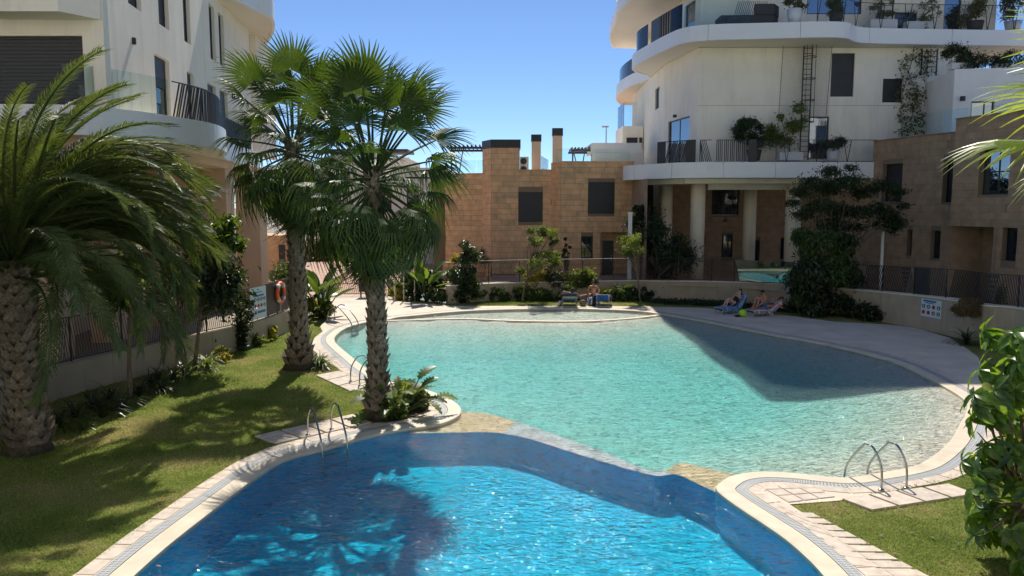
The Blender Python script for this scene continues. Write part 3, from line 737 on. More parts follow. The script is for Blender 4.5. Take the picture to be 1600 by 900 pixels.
def tiles(wallobj, p0, p1, z0, z1, mat, ops=(), tw=.95, hh=.36, out=.018, limit=300, counter=None, g=.008, name='stone_tile'):
    dx, dy = p1[0] - p0[0], p1[1] - p0[1]; Lw = math.hypot(dx, dy); ux, uy = dx / Lw, dy / Lw; nx_, ny_ = -uy, ux; an = math.atan2(uy, ux)
    counter = counter if counter is not None else [0]; rows = max(1, round((z1 - z0) / hh)); h = (z1 - z0) / rows; rest = MB()
    for r in range(rows):
        za, zb = z0 + r * h, z0 + (r + 1) * h; u = -rnd.random() * tw
        cuts = [0, Lw]
        spans = [(0, Lw)]
        for o in ops:
            if o[2] < zb - .02 and o[3] > za + .02:
                ns = []
                for s in spans:
                    if o[1] <= s[0] or o[0] >= s[1]: ns.append(s); continue
                    if o[0] > s[0]: ns.append((s[0], o[0]))
                    if o[1] < s[1]: ns.append((o[1], s[1]))
                spans = ns
        for s0, s1 in spans:
            u = s0 - rnd.random() * tw * .7
            while u < s1 - .01:
                wdt = tw * rnd.choice((.7, .85, 1, 1.15)); a, b = max(u, s0), min(u + wdt, s1); u += wdt
                if s1 - u < .12: b = s1; u = s1
                if b - a < .08: continue
                # trim vertically by openings that cover part of the row
                z_a, z_b = za, zb
                for o in ops:
                    if o[0] < (a + b) / 2 < o[1]:
                        if o[3] > z_a and o[2] < z_a: z_a = o[3]
                        if o[2] < z_b and o[3] > z_b: z_b = o[2]
                if z_b - z_a < .04: continue
                jit = rnd.uniform(-.003, .003); cu = (a + b) / 2
                c = (p0[0] + ux * cu - nx_ * (out / 2 + jit), p0[1] + uy * cu - ny_ * (out / 2 + jit), (z_a + z_b) / 2)
                if counter[0] < limit:
                    o_ = bpy.data.objects.new(name, UNIT(name, mat)); put(o_, wallobj); o_.location = c; o_.rotation_euler = (0, 0, an)
                    o_.scale = (b - a - 2 * g, out, z_b - z_a - 2 * g); counter[0] += 1
                else:
                    m_ = Matrix.Translation(c) @ Matrix.Rotation(an, 4, 'Z'); q = MB().box(-(b - a) / 2 + g, -out / 2, -(z_b - z_a) / 2 + g, (b - a) / 2 - g, out / 2, (z_b - z_a) / 2 - g)
                    k = len(rest.v); rest.v += [tuple(m_ @ Vector(v_)) for v_ in q.v]; rest.f += [tuple(k + j for j in f_) for f_ in q.f]
    if rest.v: tag(rest.build('stone_tiles_far', mat, wallobj), kind='stuff')
def W2(px, Y, py=300): p = P(px, py, Y); return (p.x, Y)

# ---- golden stone house in the middle
hm = thing('stone_house', 'golden stone-clad house with black-capped chimney block behind the far fence', 'house', (0, 0, 0))
ZB, cnt = .9, [0]
a0 = W2(695, 54.5); a1 = W2(755, 53.3); a2 = W2(768, 51.9); a3 = W2(861, 52.1); a4 = W2(876, 51.0); a5 = W2(990, 51.3)
zr = P(800, 266, 52).z; zl = P(725, 272, 53.9).z; zt = P(790, 231, 52).z; zR = P(930, 253, 51.1).z
w1 = rect_on(a2, a3, 810, 300, 848, 347); w2 = rect_on(a4, a5, 919, 284.5, 960, 334); w3 = rect_on(a4, a5, 908, 369, 926, 403); dr = rect_on(a4, a5, 938.5, 363, 984, 430); w4 = rect_on(a2, a3, 832, 396, 848, 411)
dr = (dr[0], dr[1], ZB, dr[3])
def side(par, p, q, z0, z1, mat, ops=(), lim=300, **k):
    f_ = facade(par, p, q, z0, z1, mat['b'], ops); tiles(f_, p, q, z0, z1, mat['t'], ops, counter=cnt, limit=lim, **k); return f_
SG = {'b': M['joint'], 't': M['stone_l']}
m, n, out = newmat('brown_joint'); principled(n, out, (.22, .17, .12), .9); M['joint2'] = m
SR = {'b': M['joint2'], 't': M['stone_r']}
side(hm, a2, a3, ZB, zr, SG, (w1, w4)); side(hm, a4, a5, ZB, zR, SG, (w2, w3, dr)); side(hm, a0, a1, ZB, zl, SG); side(hm, a1, a2, ZB, zt, SG); side(hm, a3, a4, ZB, zR, SG)
tw0, tw1 = a2, W2(812, 51.9)
# chimney block above the roof
side(hm, (a2[0], a2[1] - .0), tw1, zr, zt, SG)
MB().prism([(a1[0], a1[1]), (a2[0], a2[1] + .02), (tw1[0], tw1[1] + .02), (tw1[0] - .1, tw1[1] + 2.6), (a1[0], a1[1] + 2)], zr - .1, zt - .01).build('chimney_core', M['stone_l'], hm, fix=True)
cz = P(785, 218, 51.9).z
cp_ = MB().prism([(a1[0] - .08, a1[1]), (a2[0] - .04, a2[1] - .08), (tw1[0] + .06, tw1[1] - .08), (tw1[0] + .06, tw1[1] + 2.7), (a1[0] - .1, a1[1] + 2.1)], zt, cz).build('chimney_cap', M['shutter'], hm, fix=True)
for k in range(4): MB().box(a2[0] + .2, a2[1] - .1, zt + .08 + k * .12, tw1[0] - .1, a2[1] - .082, zt + .12 + k * .12).build('louvre', M['frame'], cp_)
window(hm, a2, a3, w1, 'shutter'); window(hm, a4, a5, w2, 'shutter'); window(hm, a4, a5, w3, 'glass'); window(hm, a2, a3, w4, 'glass')
# recessed doorway
q0 = (a4[0] + (a5[0] - a4[0]) * dr[0] / math.dist(a4, a5), a4[1] + 1.0); q1 = (a5[0] - .1, a5[1] + 1.0)
rc = facade(hm, q0, q1, ZB, dr[3], M['joint'], name='porch_wall'); tiles(rc, q0, q1, ZB, dr[3], M['stone_l'], (), counter=cnt)
MB().box(q0[0] - .05, a4[1] + .3, dr[3] + .001, q1[0], a4[1] + 1.0, dr[3] + .2).build('porch_ceiling', M['soffit'], hm)
d0 = P(941, 400, q0[1] - .03); d1 = P(958, 400, q0[1] - .03); dd = MB().box(d0.x, q0[1] - .06, ZB, d1.x, q0[1] - .025, P(950, 376, q0[1]).z).build('door', M['frame'], hm)
MB().tube([(d1.x - .15, q0[1] - .1, ZB + .9), (d1.x - .15, q0[1] - .1, ZB + 1.3)], .015, 6).build('handle', M['steel'], dd)
# body behind, roof slabs
MB().prism([a0, (a1[0], a1[1] + .35), (a1[0] + .2, 64), (a0[0] - 1, 64)], zl - .2, zl - .05).build('roof', M['white_render'], hm, fix=True)
MB().prism([(a2[0], a2[1] + .32), (a3[0], a3[1] + .32), (a3[0], 64), (a2[0], 64)], zr - .25, zr - .06).build('roof', M['white_render'], hm, fix=True)
MB().prism([(a4[0] + .05, a4[1] + .32), (a5[0], a5[1] + .32), (a5[0], 64), (a4[0], 64)], zR - .25, zR - .06).build('roof', M['white_render'], hm, fix=True)
MB().box(a0[0] - .9, 55.1, ZB, a5[0], 64, zl - .3).build('house_body', M['joint'], hm)
for p, q, z in ((a2, a3, zr), (a4, a5, zR), (a0, a1, zl)):
    mb = MB().bar((p[0] - .03, p[1] + .13, z + .025), (q[0] + .03, q[1] + .13, z + .025), .42, .05); mb.build('parapet_cap', M['stone_l'], hm)
def chimney(px0, px1, py0, pyc, py1, Y, label):
    t = thing('chimney', label, 'chimney', (0, 0, 0)); A, B = P(px0, 240, Y), P(px1, 240, Y); wd = B.x - A.x
    MB().box(A.x + .04, Y + .04, P(px0, py1, Y).z - .6, B.x - .04, Y + wd - .04, P(px0, pyc, Y).z).build('shaft', M['peach'], t)
    c = MB().box(A.x, Y, P(px0, pyc, Y).z + .002, B.x, Y + wd, P(px0, py0, Y).z).build('cowl', M['shutter'], t)
    for k in range(3): z = P(px0, pyc, Y).z + .08 + k * .12; MB().box(A.x + .06, Y - .015, z, B.x - .06, Y - .002, z + .05).build('louvre', M['frame'], c)
chimney(830, 846, 210, 221, 268, 54.7, 'shorter peach chimney with black cowl on the roof of the golden stone house')
chimney(863, 879.5, 200, 212, 256, 55.2, 'taller peach chimney with black cowl beside the glass balustrade')
# air conditioner
ac = thing('air_conditioner', 'white twin-fan air conditioner on the roof beside the big chimney block', 'air conditioner', (0, 0, 0)); A = P(812.5, 245, 53.3); B = P(826, 268, 53.3)
MB().box(A.x, 53.3, B.z - .35, B.x, 53.7, A.z).build('casing', M['whitepl'], ac)
for z in (A.z - .3, A.z - .85):
    MB().lathe([(.22, 0), (.22, .02), (.0, .02)], 16).build('fan_grille', M['rubber'], ac, loc=((A.x + B.x) / 2 - .05, 53.285, z)).rotation_euler = (R(90), 0, 0)
def balustrade(pts, z0, h, label, cat='glass balustrade', panel=1.3, group='glass balustrades', cap=False):
    t = thing('glass_balustrade', label, cat, (0, 0, 0), group=group); rs = resample(pts, panel)
    for a, b in zip(rs, rs[1:]):
        if math.dist(a, b) < .1: continue
        A_, B_ = Vector((*a, 0)), Vector((*b, 0)); d = (B_ - A_).normalized() * .015
        mb = MB().bar((A_ + d) + Vector((0, 0, z0 + h / 2)), (B_ - d) + Vector((0, 0, z0 + h / 2)), .016, h); mb.build('glass_pane', M['railglass'], t)
    MB().tube([(p[0], p[1], z0 + .02) for p in rs], .03, 6).build('base_rail', M['band'], t)
    if cap: MB().tube([(p[0], p[1], z0 + h) for p in rs], .014, 6).build('top_rail', M['steel'], t)
    return t
def PW(px, Y): q = P(px, 250, Y); return (q.x, Y)
balustrade([PW(868, 51.7), PW(925, 51.9), PW(985, 52.1)], zR + .03, P(900, 233, 51.9).z - zR, 'clear glass balustrade along the roof edge right of the taller chimney')
balustrade([PW(846, 54.5), PW(858, 59.5)], zr - .1, 1.2, 'short glass balustrade between the two peach chimneys')
balustrade([PW(716, 55.5), PW(755, 55.5)], zl - .1, 1.15, 'glass balustrade under the pergola left of the big chimney block')
# white roof box and pergolas behind
wbx = thing('roof_terrace_wall', 'white rendered roof terrace wall in front of the tower, above the golden house', 'wall', (0, 0, 0)); A, B = P(925, 240, 54), P(1003, 240, 54)
MB().box(A.x, 54, P(925, 252, 54).z - .6, B.x, 54.3, P(925, 239, 54).z).build('wall_lower', M['soffit'], wbx); MB().box(A.x, 54.1, P(925, 239, 54).z, B.x, 58, P(925, 223, 54).z).build('wall_upper', M['white_render'], wbx)
def pergola(pxa, pxb, py, Y, dp, h, label, nb):
    t = thing('pergola', label, 'pergola', (0, 0, 0)); A, B = P(pxa, py, Y), P(pxb, py, Y); z = A.z
    for k in range(nb):
        x = A.x + (B.x - A.x) * k / (nb - 1); MB().box(x - .04, Y - .1, z - .14, x + .04, Y + dp, z).build('slat', M['brownfence'], t)
    MB().box(A.x - .1, Y, z - .3, B.x + .1, Y + .1, z - .145).build('beam', M['brownfence'], t); MB().box(A.x - .1, Y + dp - .1, z - .3, B.x + .1, Y + dp, z - .145).build('beam', M['brownfence'], t)
    for x in (A.x, B.x - .1): MB().box(x, Y, z - h, x + .1, Y + .1, z - .3).build('post', M['brownfence'], t)
    MB().bar((A.x + .1, Y + .05, z - .3), (A.x + .7, Y + .05, z - h), .07).bar((A.x + .9, Y + .05, z - .3), (A.x + .5, Y + .05, z - h), .07).build('brace', M['brownfence'], t)
pergola(704, 756, 226, 56, 3, 2.6, 'dark slatted pergola on raking posts on the roof beside the big chimney block', 9)
pergola(894, 926, 230, 55, 2.5, 2.6, 'flat brown pergola on the roof behind the glass balustrade', 7)
# far street lamp
t = thing('street_lamp', 'grey street lamp with a flat head rising behind the white roof wall', 'street lamp', (0, 0, 0)); A = P(947, 222, 70); B = P(947, 199, 70)
MB().tube([(A.x, 70, .8), (A.x, 70, B.z)], [.09, .05], 8).build('pole', M['grate'], t); MB().box(A.x - .38, 69.85, B.z, A.x + .2, 70.15, B.z + .12).build('lamp_head', M['grate'], t)
# more distant white house and tan wing behind the palms
far_h = thing('white_house', 'white flat-roofed house partly hidden behind the front palm crown', 'house', (0, 0, 0))
A, B = P(560, 300, 62), P(700, 300, 62)
fa, fb = (A.x, 62), (B.x, 62); rects = [rect_on(fa, fb, 684, 288, 694, 322), rect_on(fa, fb, 590, 290, 612, 325), rect_on(fa, fb, 635, 290, 655, 325)]
facade(far_h, fa, fb, .8, P(600, 262, 62).z, M['white_render'], rects)
for r_ in rects: window(far_h, fa, fb, r_, 'glass')
MB().box(A.x, 62.4, .8, B.x, 72, P(600, 264, 62).z).build('house_body', M['white_render'], far_h)
tw_ = thing('garden_building', 'low tan wall block with brown pier seen between the left palm and the colonnade', 'building', (0, 0, 0))
A, B = P(404, 400, 50), P(438, 400, 50); MB().box(A.x - 3, 50, .8, B.x, 54, P(420, 368, 50).z).build('wall', M['stone_l'], tw_); MB().box(P(423, 0, 49.9).x, 49.88, 1.9, P(433, 0, 49.9).x, 49.99, 3.0).build('shutter', M['shutter'], tw_)
ter = thing('white_house', 'white terrace house with a louvred canopy far behind the two palms', 'house', (0, 0, 0)); A, B = P(500, 300, 75), P(640, 300, 75)
fa, fb = (A.x, 75), (B.x, 75); rects = [rect_on(fa, fb, 520, 270, 545, 300), rect_on(fa, fb, 565, 270, 590, 300)]
facade(ter, fa, fb, .8, P(600, 246, 75).z, M['cream'], rects); [window(ter, fa, fb, r_, 'glass') for r_ in rects]
MB().box(A.x, 75.4, .8, B.x, 84, P(600, 248, 75).z).build('house_body', M['cream'], ter)
MB().box(A.x + .4, 74, P(600, 238, 75).z, B.x, 79, P(600, 234, 75).z).build('canopy', M['brownfence'], ter)

# ---- the white tower over columns
tw = thing('apartment_tower', 'cream apartment block with curved white balcony bands carried on round columns', 'apartment building', (0, 0, 0))
S1a, S1b, S3a, S3b = 7.12, 8.02, 14.8, 15.66
def band_slab(outline, z0, z1, inner, name='balcony_slab', seams=5.0):
    """slab with a white clad edge and a soffit; outline runs along the visible edge, inner closes it"""
    sl = MB().prism(list(outline) + list(inner), z0 + .04, z1 - .06).build(name, M['soffit'], tw, fix=True)
    rs = resample(outline, .5); tot = sum(math.dist(a, b) for a, b in zip(rs, rs[1:])); k = 0; run = []
    per = int(seams / .5)
    for s in range(0, len(rs) - 1, per):
        seg = rs[s:s + per + 1]
        if len(seg) < 2: continue
        a, b = Vector(seg[0]), Vector(seg[1]); seg = [tuple(a + (b - a) * .03)] + seg[1:]
        c, d = Vector(seg[-2]), Vector(seg[-1]); seg = seg[:-1] + [tuple(d + (c - d) * .03)]
        o_, i_ = offset(seg, -.06, False), offset(seg, .10, False)
        MB().prism(o_ + i_[::-1], z0, z1).build('edge_panel', M['band'], sl, fix=True)
    return sl
def GZ(px, py, z): return G(px, py, z)
s1 = smooth([(7.9, 54), (7.3, 50.5), (7.25, 48.9), (8.6, 46.9), (9.9, 45.4), (11.4, 44.95), (14, 44.9), (18, 44.9), (21.2, 44.95)], 6)
band_slab(s1, S1a, S1b, [(22.5, 45), (22.5, 54)], seams=3.0)
s3 = [(10.2, 73), (9.2, 69), (8.9, 65), (9.3, 61), (10.1, 57.8), (9.6, 56.3), (8.7, 55), (8.2, 53.3), (8.6, 50.5), (9.2, 47.5), (9.9, 45.4), (11.3, 44.6), (14.5, 44.2), (17.2, 43.9), (18.6, 44.1), (19.6, 45.1), (21, 45.5), (25, 45.8), (31, 46.2)]
s3 = smooth(s3, 6)
band_slab(s3, S3a, S3b, [(31, 60), (26, 73)], seams=5.2)
# upper floors (mostly above the picture, they throw the long shadow on the pool)
for z, dx in ((18.6, -.9), (22.3, -.6), (26.0, -.5)):
    pts = smooth([(9.4 + dx, 66), (8.6 + dx, 62), (8.3 + dx, 57), (8.2 + dx, 53), (8.9 + dx, 49.5), (10.2 + dx, 47.2), (12.5, 46.2), (18, 45.9), (24, 46.2), (30, 46.8)], 5)
    band_slab(pts, z, z + .8, [(30, 60), (26, 70)], seams=5.2)
fw = [(11.05, 46.75), (26.5, 46.75)]
ops1 = [rect_on(*fw, 1300, 83, 1333, 151), rect_on(*fw, 1380, 123, 1409, 160), rect_on(*fw, 1265, 182, 1293, 248)]
wf = facade(tw, *fw, S1b - .1, S3a + .02, M['cream'], ops1); window(tw, *fw, ops1[0], 'shutter', .1); window(tw, *fw, ops1[1], 'shutter', .1); window(tw, *fw, ops1[2], 'bright', .1)
lw_ = [(10.15, 66), (10.15, 52.1)]; lw2 = [(10.15, 52.1), (11.05, 46.75)]
opl = [rect_on(*lw2, 1044, 186, 1076, 250)]; opl[0] = (opl[0][0], opl[0][1], S1b, opl[0][3])
facade(tw, *lw2, S1b - .1, S3a + .02, M['cream'], opl); window(tw, *lw2, opl[0], 'bright', .1, mull=(.5,), name='glass_door')
opm = [rect_on(*lw_, 1024, 137, 1030, 170)]
facade(tw, *lw_, .8, S3a + .02, M['cream'], opm); window(tw, *lw_, opm[0], 'glass', .1)
MB().box(P(1057.5, 0, 48.9).x - .02, 49.0, P(1058, 183, 49).z, P(1060, 0, 48.9).x + .08, 49.25, P(1058, 179, 49).z).build('wall_lamp', M['rubber'], tw)
# storeys above
for z0, z1 in ((S3b - .05, 18.62), (19.35, 22.32), (23.05, 26.02)):
    f2 = [(11.3, 47.5), (29, 47.5)]; gz = []
    if z0 < 16:
        gz = [rect_on(*f2, 1262, -20, 1346, 22), rect_on(*f2, 1398, 22, 1432, 46), rect_on(*f2, 1478, -30, 1500, 46)]; gz = [(a, b, max(z0 + .02, c), min(z1 - .3, max(d, c + 1))) for a, b, c, d in gz]
    facade(tw, *f2, z0, z1, M['cream'], gz); [window(tw, *f2, g, 'bright' if k != 1 else 'glass', .1) for k, g in enumerate(gz)]
    f3 = [(10.9, 60), (10.9, 50.2)]; f4 = [(10.9, 50.2), (11.3, 47.5)]; facade(tw, *f3, z0, z1, M['cream']); 
    g4 = [rect_on(*f4, 1060, -10, 1086, 38)] if z0 < 16 else []
    g4 = [(max(.1, g[0]), min(2.6, g[1]), z0 + .05, z0 + 2.4) for g in g4]
    facade(tw, *f4, z0, z1, M['cream'], g4); [window(tw, *f4, g, 'bright', .1, name='glass_door') for g in g4]
MB().prism([(8.05, 64), (8.05, 47.4), (9.0, 46.6), (13, 45.4), (28, 45.0), (28, 64)], 26.7, 27.3).build('parapet', M['white_render'], tw, fix=True)
MB().box(11.4, 50.4, 8.1, 26, 65, 26.0).build('core', M['cream'], tw)
# mid-level rear balcony with its box
bx_ = MB().box(P(976, 0, 60).x, 60, .8, 10.1, 64, P(976, 197, 60).z).build('rear_wing', M['cream'], tw)
for a, b in ((979, 996), (999, 1003.5)):
    A, B = P(a, 215, 59.95), P(b, 224, 59.95); MB().box(A.x, 59.93, B.z - .4, B.x, 59.99, A.z).build('window', M['frame'], tw)
for z_ in (11.45,):
    MB().box(11.1, 46.738, z_, 26.4, 46.75, z_ + .02).build('render_joint', M['sillm'], tw)
balustrade([(P(976, 0, 60).x + .1, 64), (P(976, 0, 60).x + .1, 60.1), (9.6, 60.1)], P(976, 199, 60).z, 1.9, 'tall glass balustrade on the small rear balcony at the left edge of the tower')
# lowest beams, columns and stone wall in the shade underneath
for (pts, z0, z1) in (([(10.3, 46.2), (21.3, 45.9), (21.3, 50), (10.3, 50)], 6.83, 7.13), ([(8.0, 49.5), (10.3, 46.5), (10.3, 50)], 6.83, 7.13), ([(12.1, 47.8), (18, 47.8), (18, 48.3), (12.1, 48.3)], 6.5, 6.83)):
    MB().prism(pts, z0, z1).build('soffit_beam', M['cream'], tw, fix=True)
for px, Y, r in ((1089.5, 47.6, .45), (1041, 50.5, .38), (1171, 50.5, .41), (1238.5, 47.2, .46)):
    x = P(px, 350, Y).x; MB().lathe([(r, 0), (r, 6.25 if r > .42 else 6.3)], 28).build('column', M['column'], tw, loc=(x, Y, .82), smooth_=False).data.shade_smooth()
bk = [(8.0, 55.5), (31, 55.5)]
ob = [rect_on(*bk, 1113, 292, 1154, 336), rect_on(*bk, 1128, 366, 1144, 402), rect_on(*bk, 1012, 288, 1034, 336), rect_on(*bk, 1176, 375, 1186, 410), rect_on(*bk, 1220, 372, 1228, 405), rect_on(*bk, 1096, 368, 1102, 380)]
cnt = [0]
ub = thing('stone_wall', 'shaded brown stone wall with dark windows behind the round columns', 'wall', (0, 0, 0))
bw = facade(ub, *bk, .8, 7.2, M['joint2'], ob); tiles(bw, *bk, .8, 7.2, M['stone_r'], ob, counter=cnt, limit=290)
window(ub, *bk, ob[0], 'glass', mull=(.28, .8), trans=(.35,)); [window(ub, *bk, o_, 'glass') for o_ in ob[1:]]
MB().prism([(8, 45.7), (8, 55.4), (7.9, 55.4)], .8, 7.1).build('return_wall', M['stone_r'], ub, fix=True)
t = thing('hanging_lantern', 'small dark lantern hanging on a long cord under the balcony between the columns', 'lantern', (0, 0, 0)); A = P(1133.5, 343, 49)
MB().tube([(A.x, 49, 7.1), (A.x, 49, A.z + .1)], .012, 5).build('cord', M['rubber'], t); MB().lathe([(.14, -.15), (.17, -.12), (.06, .08), (.04, .14)], 12).build('lamp_shade', M['rubber'], t, loc=(A.x, 49, A.z))

# ---- balcony rails of the tower
def rods_rail(label, pts, z0, h, segs, group='tower balcony railings', cat='railing', r=.02, pitch=.11):
    """segs: (from, to, kind) kinds: rods lean L/R, sheet, glass, wire"""
    t = thing('balcony_railing', label, cat, (0, 0, 0), group=group); rs = resample(pts, .05); T = len(rs) - 1
    at = lambda s: rs[max(0, min(T, int(round(s * T))))]; Ltot = T * .05
    for a, b, kind in segs:
        ln = (b - a) * Ltot; k = max(2, int(ln / .35) + 1); pp = [at(a + (b - a) * i / (k - 1)) for i in range(k)]
        if kind in ('rods', 'lean', 'back'):
            sh_ = {'rods': 0, 'lean': .35, 'back': -.35}[kind] / Ltot; nn = int(ln / pitch)
            for i in range(nn + 1):
                s = a + (b - a) * i / max(1, nn); s2 = max(a, min(b, s + sh_)); p, q = at(s), at(s2)
                MB().bar((*p, z0 + .05), (*q, z0 + h), r * 2).build('rod', M['dark'], t)
            MB().tube([(*p, z0 + h) for p in pp], .022, 6).build('top_rail', M['dark'], t)
        elif kind == 'sheet':
            for p, q in zip(pp, pp[1:]):
                pass
            mb = MB()
            for p, q in zip(pp, pp[1:]): mb.quad((*p, z0 + .02), (*q, z0 + .02), (*q, z0 + h + .03), (*p, z0 + h + .03))
            o = mb.build('sheet_panel', M['dark'], t); md = o.modifiers.new('s', 'SOLIDIFY'); md.thickness = .03
        elif kind == 'glass':
            mb = MB(); 
            for p, q in zip(pp, pp[1:]): mb.bar((*p, z0 + h / 2 + .02), (*q, z0 + h / 2 + .02), .016, h)
            mb.build('glass_pane', M['railglass'], t)
        elif kind == 'wire':
            mb = MB()
            for p, q in zip(pp, pp[1:]): mb.quad((*p, z0 + .04), (*q, z0 + .04), (*q, z0 + h), (*p, z0 + h))
            mb.build('wire_mesh', M['wire'], t); MB().tube([(*p, z0 + h) for p in pp], .018, 6).build('top_rail', M['dark'], t); MB().tube([(*p, z0 + .05) for p in pp], .018, 6).build('bottom_rail', M['dark'], t)
            nn = max(1, int(ln / 1.6))
            for i in range(nn + 1):
                s = a + (b - a) * i / nn
                for dlt in (-.22, .22):
                    q = at(max(a, min(b, s + dlt / Ltot))); p = at(s); MB().bar((*p, z0), (*q, z0 + h), .03).build('post', M['dark'], t)
    return t
r1 = offset(s1[18:], .22, False)
rods_rail('lower tower balcony railing of leaning black rods, dark sheets and wire mesh', r1, S1b, 1.28, [(0, .05, 'sheet'), (.05, .16, 'lean'), (.16, .20, 'sheet'), (.22, .27, 'back'), (.29, .43, 'rods'), (.43, .465, 'sheet'), (.465, 1, 'wire')])
r3 = offset(s3[40:], .22, False)
rods_rail('upper tower balcony railing with curved dark sheets, glass and wire mesh', r3, S3b, 1.45, [(0, .10, 'glass'), (.12, .17, 'sheet'), (.17, .22, 'rods'), (.22, .40, 'glass'), (.52, 1, 'wire')])
r3b = offset(s3[6:30], .22, False)
rods_rail('rear balcony railing at the far left corner of the tower, dark sheet and glass', r3b, S3b, 1.3, [(.05, .5, 'glass'), (.5, .75, 'sheet'), (.78, 1, 'glass')])
# curved dark seat screen on the upper terrace
t = thing('planter_screen', 'long dark angular screen box behind the upper glass railing of the tower', 'screen', (0, 0, 0)); A, B = P(1125, 38, 45.8), P(1219, 38, 45.8)
MB().prism([(A.x, 45.6), (B.x - .5, 45.5), (B.x, 46.2), (B.x, 46.9), (A.x, 46.9)], S3b, S3b + .75).build('box', M['rubber'], t, fix=True)
mb = MB()
for k in range(16): x = A.x + .9 + k * .11; mb.bar((x - .15, 45.5, S3b + .75), (x + .05, 45.5, S3b + 1.5), .03)
mb.build('slanted_rods', M['dark'], t); MB().prism([(B.x - 1.6, 45.45), (B.x - .5, 45.42), (B.x, 46.1), (B.x, 46.3), (B.x - 1.6, 45.6)], S3b + .75, S3b + 1.35).build('side_sheet', M['rubber'], t, fix=True)
# caged ladders
def cage(px, Y, py0, py1, label, wdt=.5, cg=True):
    t = thing('cage_ladder', label, 'ladder', (0, 0, 0), group='black access ladders on the tower'); A, B = P(px, py0, Y), P(px, py1, Y)
    for sx in (-1, 1): MB().bar((A.x + sx * wdt / 2, Y, B.z), (A.x + sx * wdt / 2, Y, A.z), .06).build('stringer', M['dark'], t)
    z = B.z + .2
    while z < A.z: MB().bar((A.x - wdt / 2, Y, z), (A.x + wdt / 2, Y, z), .03).build('rung', M['dark'], t); z += .3
    if cg:
        z = B.z + 2.2; hoops = []
        while z < A.z:
            pts = [(A.x + .36 * math.sin(a_), Y - .32 + .36 * -math.cos(a_), z) for a_ in [math.pi * 2 * k / 16 for k in range(-6, 7)]]
            MB().tube(pts, .025, 5).build('hoop', M['dark'], t); z += 1.25
        for a_ in (-1.6, -.8, 0, .8, 1.6):
            MB().bar((A.x + .36 * math.sin(a_), Y - .32 - .36 * math.cos(a_), B.z + 2.2), (A.x + .36 * math.sin(a_), Y - .32 - .36 * math.cos(a_), A.z), .025).build('cage_bar', M['dark'], t)
    return t
cage(1263, 46.5, 72, 250, 'tall black caged ladder on the cream tower wall behind the bamboo planter')
cage(1453, 46.6, 76, 118, 'short black ladder at the top of the climbing plant by the white terrace', .9, False)
cage(1388, 47.2, -30, 46, 'black ladder on the upper storey wall between two planters', .7, False)
# white terrace box on the right
wt_ = thing('white_terrace_wall', 'plain white rendered terrace block stepping up beside the tower, with planters on top', 'building', (0, 0, 0))
A, B, C_ = P(1449, 120, 46.6), P(1492, 110, 42), P(1585, 108, 41.0)
pA, pB, pC = (A.x, 46.6), (B.x, 42.0), (C_.x + 4, 41.0); ztw = P(1492, 108, 42).z
opw = [rect_on(pB, pC, 1518, 158, 1552, 190)]
facade(wt_, pA, pB, 8, ztw, M['white_render']); facade(wt_, pB, pC, 8, ztw, M['white_render'], opw); window(wt_, pB, pC, opw[0], 'bright', .1, mull=(.6,))
MB().prism([(pA[0] + .3, pA[1] - .1), (pB[0] + .3, pB[1] + .32), (pC[0], pC[1] + .32), (pC[0], 50), (pA[0] + .3, 50)], ztw - .3, ztw - .06).build('terrace_floor', M['white_render'], wt_, fix=True)
A = P(1504, 154, 41.8); MB().box(A.x - .1, 41.7, A.z - .12, A.x + .1, 41.85, A.z + .12).build('wall_lamp', M['rubber'], wt_)

# ---- brown stone house on the right
hr = thing('stone_house', 'shaded brown stone-clad house along the right side with tall dark windows', 'house', (0, 0, 0)); cnt = [0]
z9 = 9.2; zp = 9.75
b0, b1 = (20.9, 45.0), (22.5, 39.3); c0, c1 = (21.95, 38.6), (23.9, 31.5)
def R_(p, q, *r): return rect_on(p, q, *r)
o1 = [R_(b0, b1, 1380, 256, 1408, 315), R_(b0, b1, 1475, 250, 1493, 316), R_(b0, b1, 1418, 359, 1424, 400), R_(b0, b1, 1455, 360, 1468, 404)]
ext = (20.9 - (22.5 - 20.9) / 5.7 * 6, 51.0)
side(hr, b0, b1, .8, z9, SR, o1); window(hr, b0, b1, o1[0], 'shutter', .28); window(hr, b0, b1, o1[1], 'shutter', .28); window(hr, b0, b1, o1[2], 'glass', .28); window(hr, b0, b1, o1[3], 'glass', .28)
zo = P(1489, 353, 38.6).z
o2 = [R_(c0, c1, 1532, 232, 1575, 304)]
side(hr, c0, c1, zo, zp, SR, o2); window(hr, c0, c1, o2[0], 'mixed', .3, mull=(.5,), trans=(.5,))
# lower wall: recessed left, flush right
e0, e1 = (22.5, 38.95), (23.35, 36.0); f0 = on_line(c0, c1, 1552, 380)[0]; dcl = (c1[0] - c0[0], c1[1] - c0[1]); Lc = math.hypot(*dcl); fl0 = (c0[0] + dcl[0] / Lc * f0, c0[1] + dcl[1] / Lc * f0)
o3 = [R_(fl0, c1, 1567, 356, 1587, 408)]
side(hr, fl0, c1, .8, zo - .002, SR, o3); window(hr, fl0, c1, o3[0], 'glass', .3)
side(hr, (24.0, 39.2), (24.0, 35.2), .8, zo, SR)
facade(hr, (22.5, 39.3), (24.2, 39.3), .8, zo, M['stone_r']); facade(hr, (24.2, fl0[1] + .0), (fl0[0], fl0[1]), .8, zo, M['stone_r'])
MB().prism([c0, c1, (c1[0] + 5, c1[1]), (c1[0] + 5, 39.4), (22.6, 39.4)], zo, zo + .05).build('overhang_soffit', M['stone_r'], hr, fix=True)
facade(hr, (22.5, 39.3), c0, zo + .05, zp, M['stone_r'])
MB().prism([(b0[0] + .32, 45), (b1[0] + .32, 39.6), (30, 39.6), (30, 45)], z9 - .3, z9 - .06).build('roof', M['white_render'], hr, fix=True)
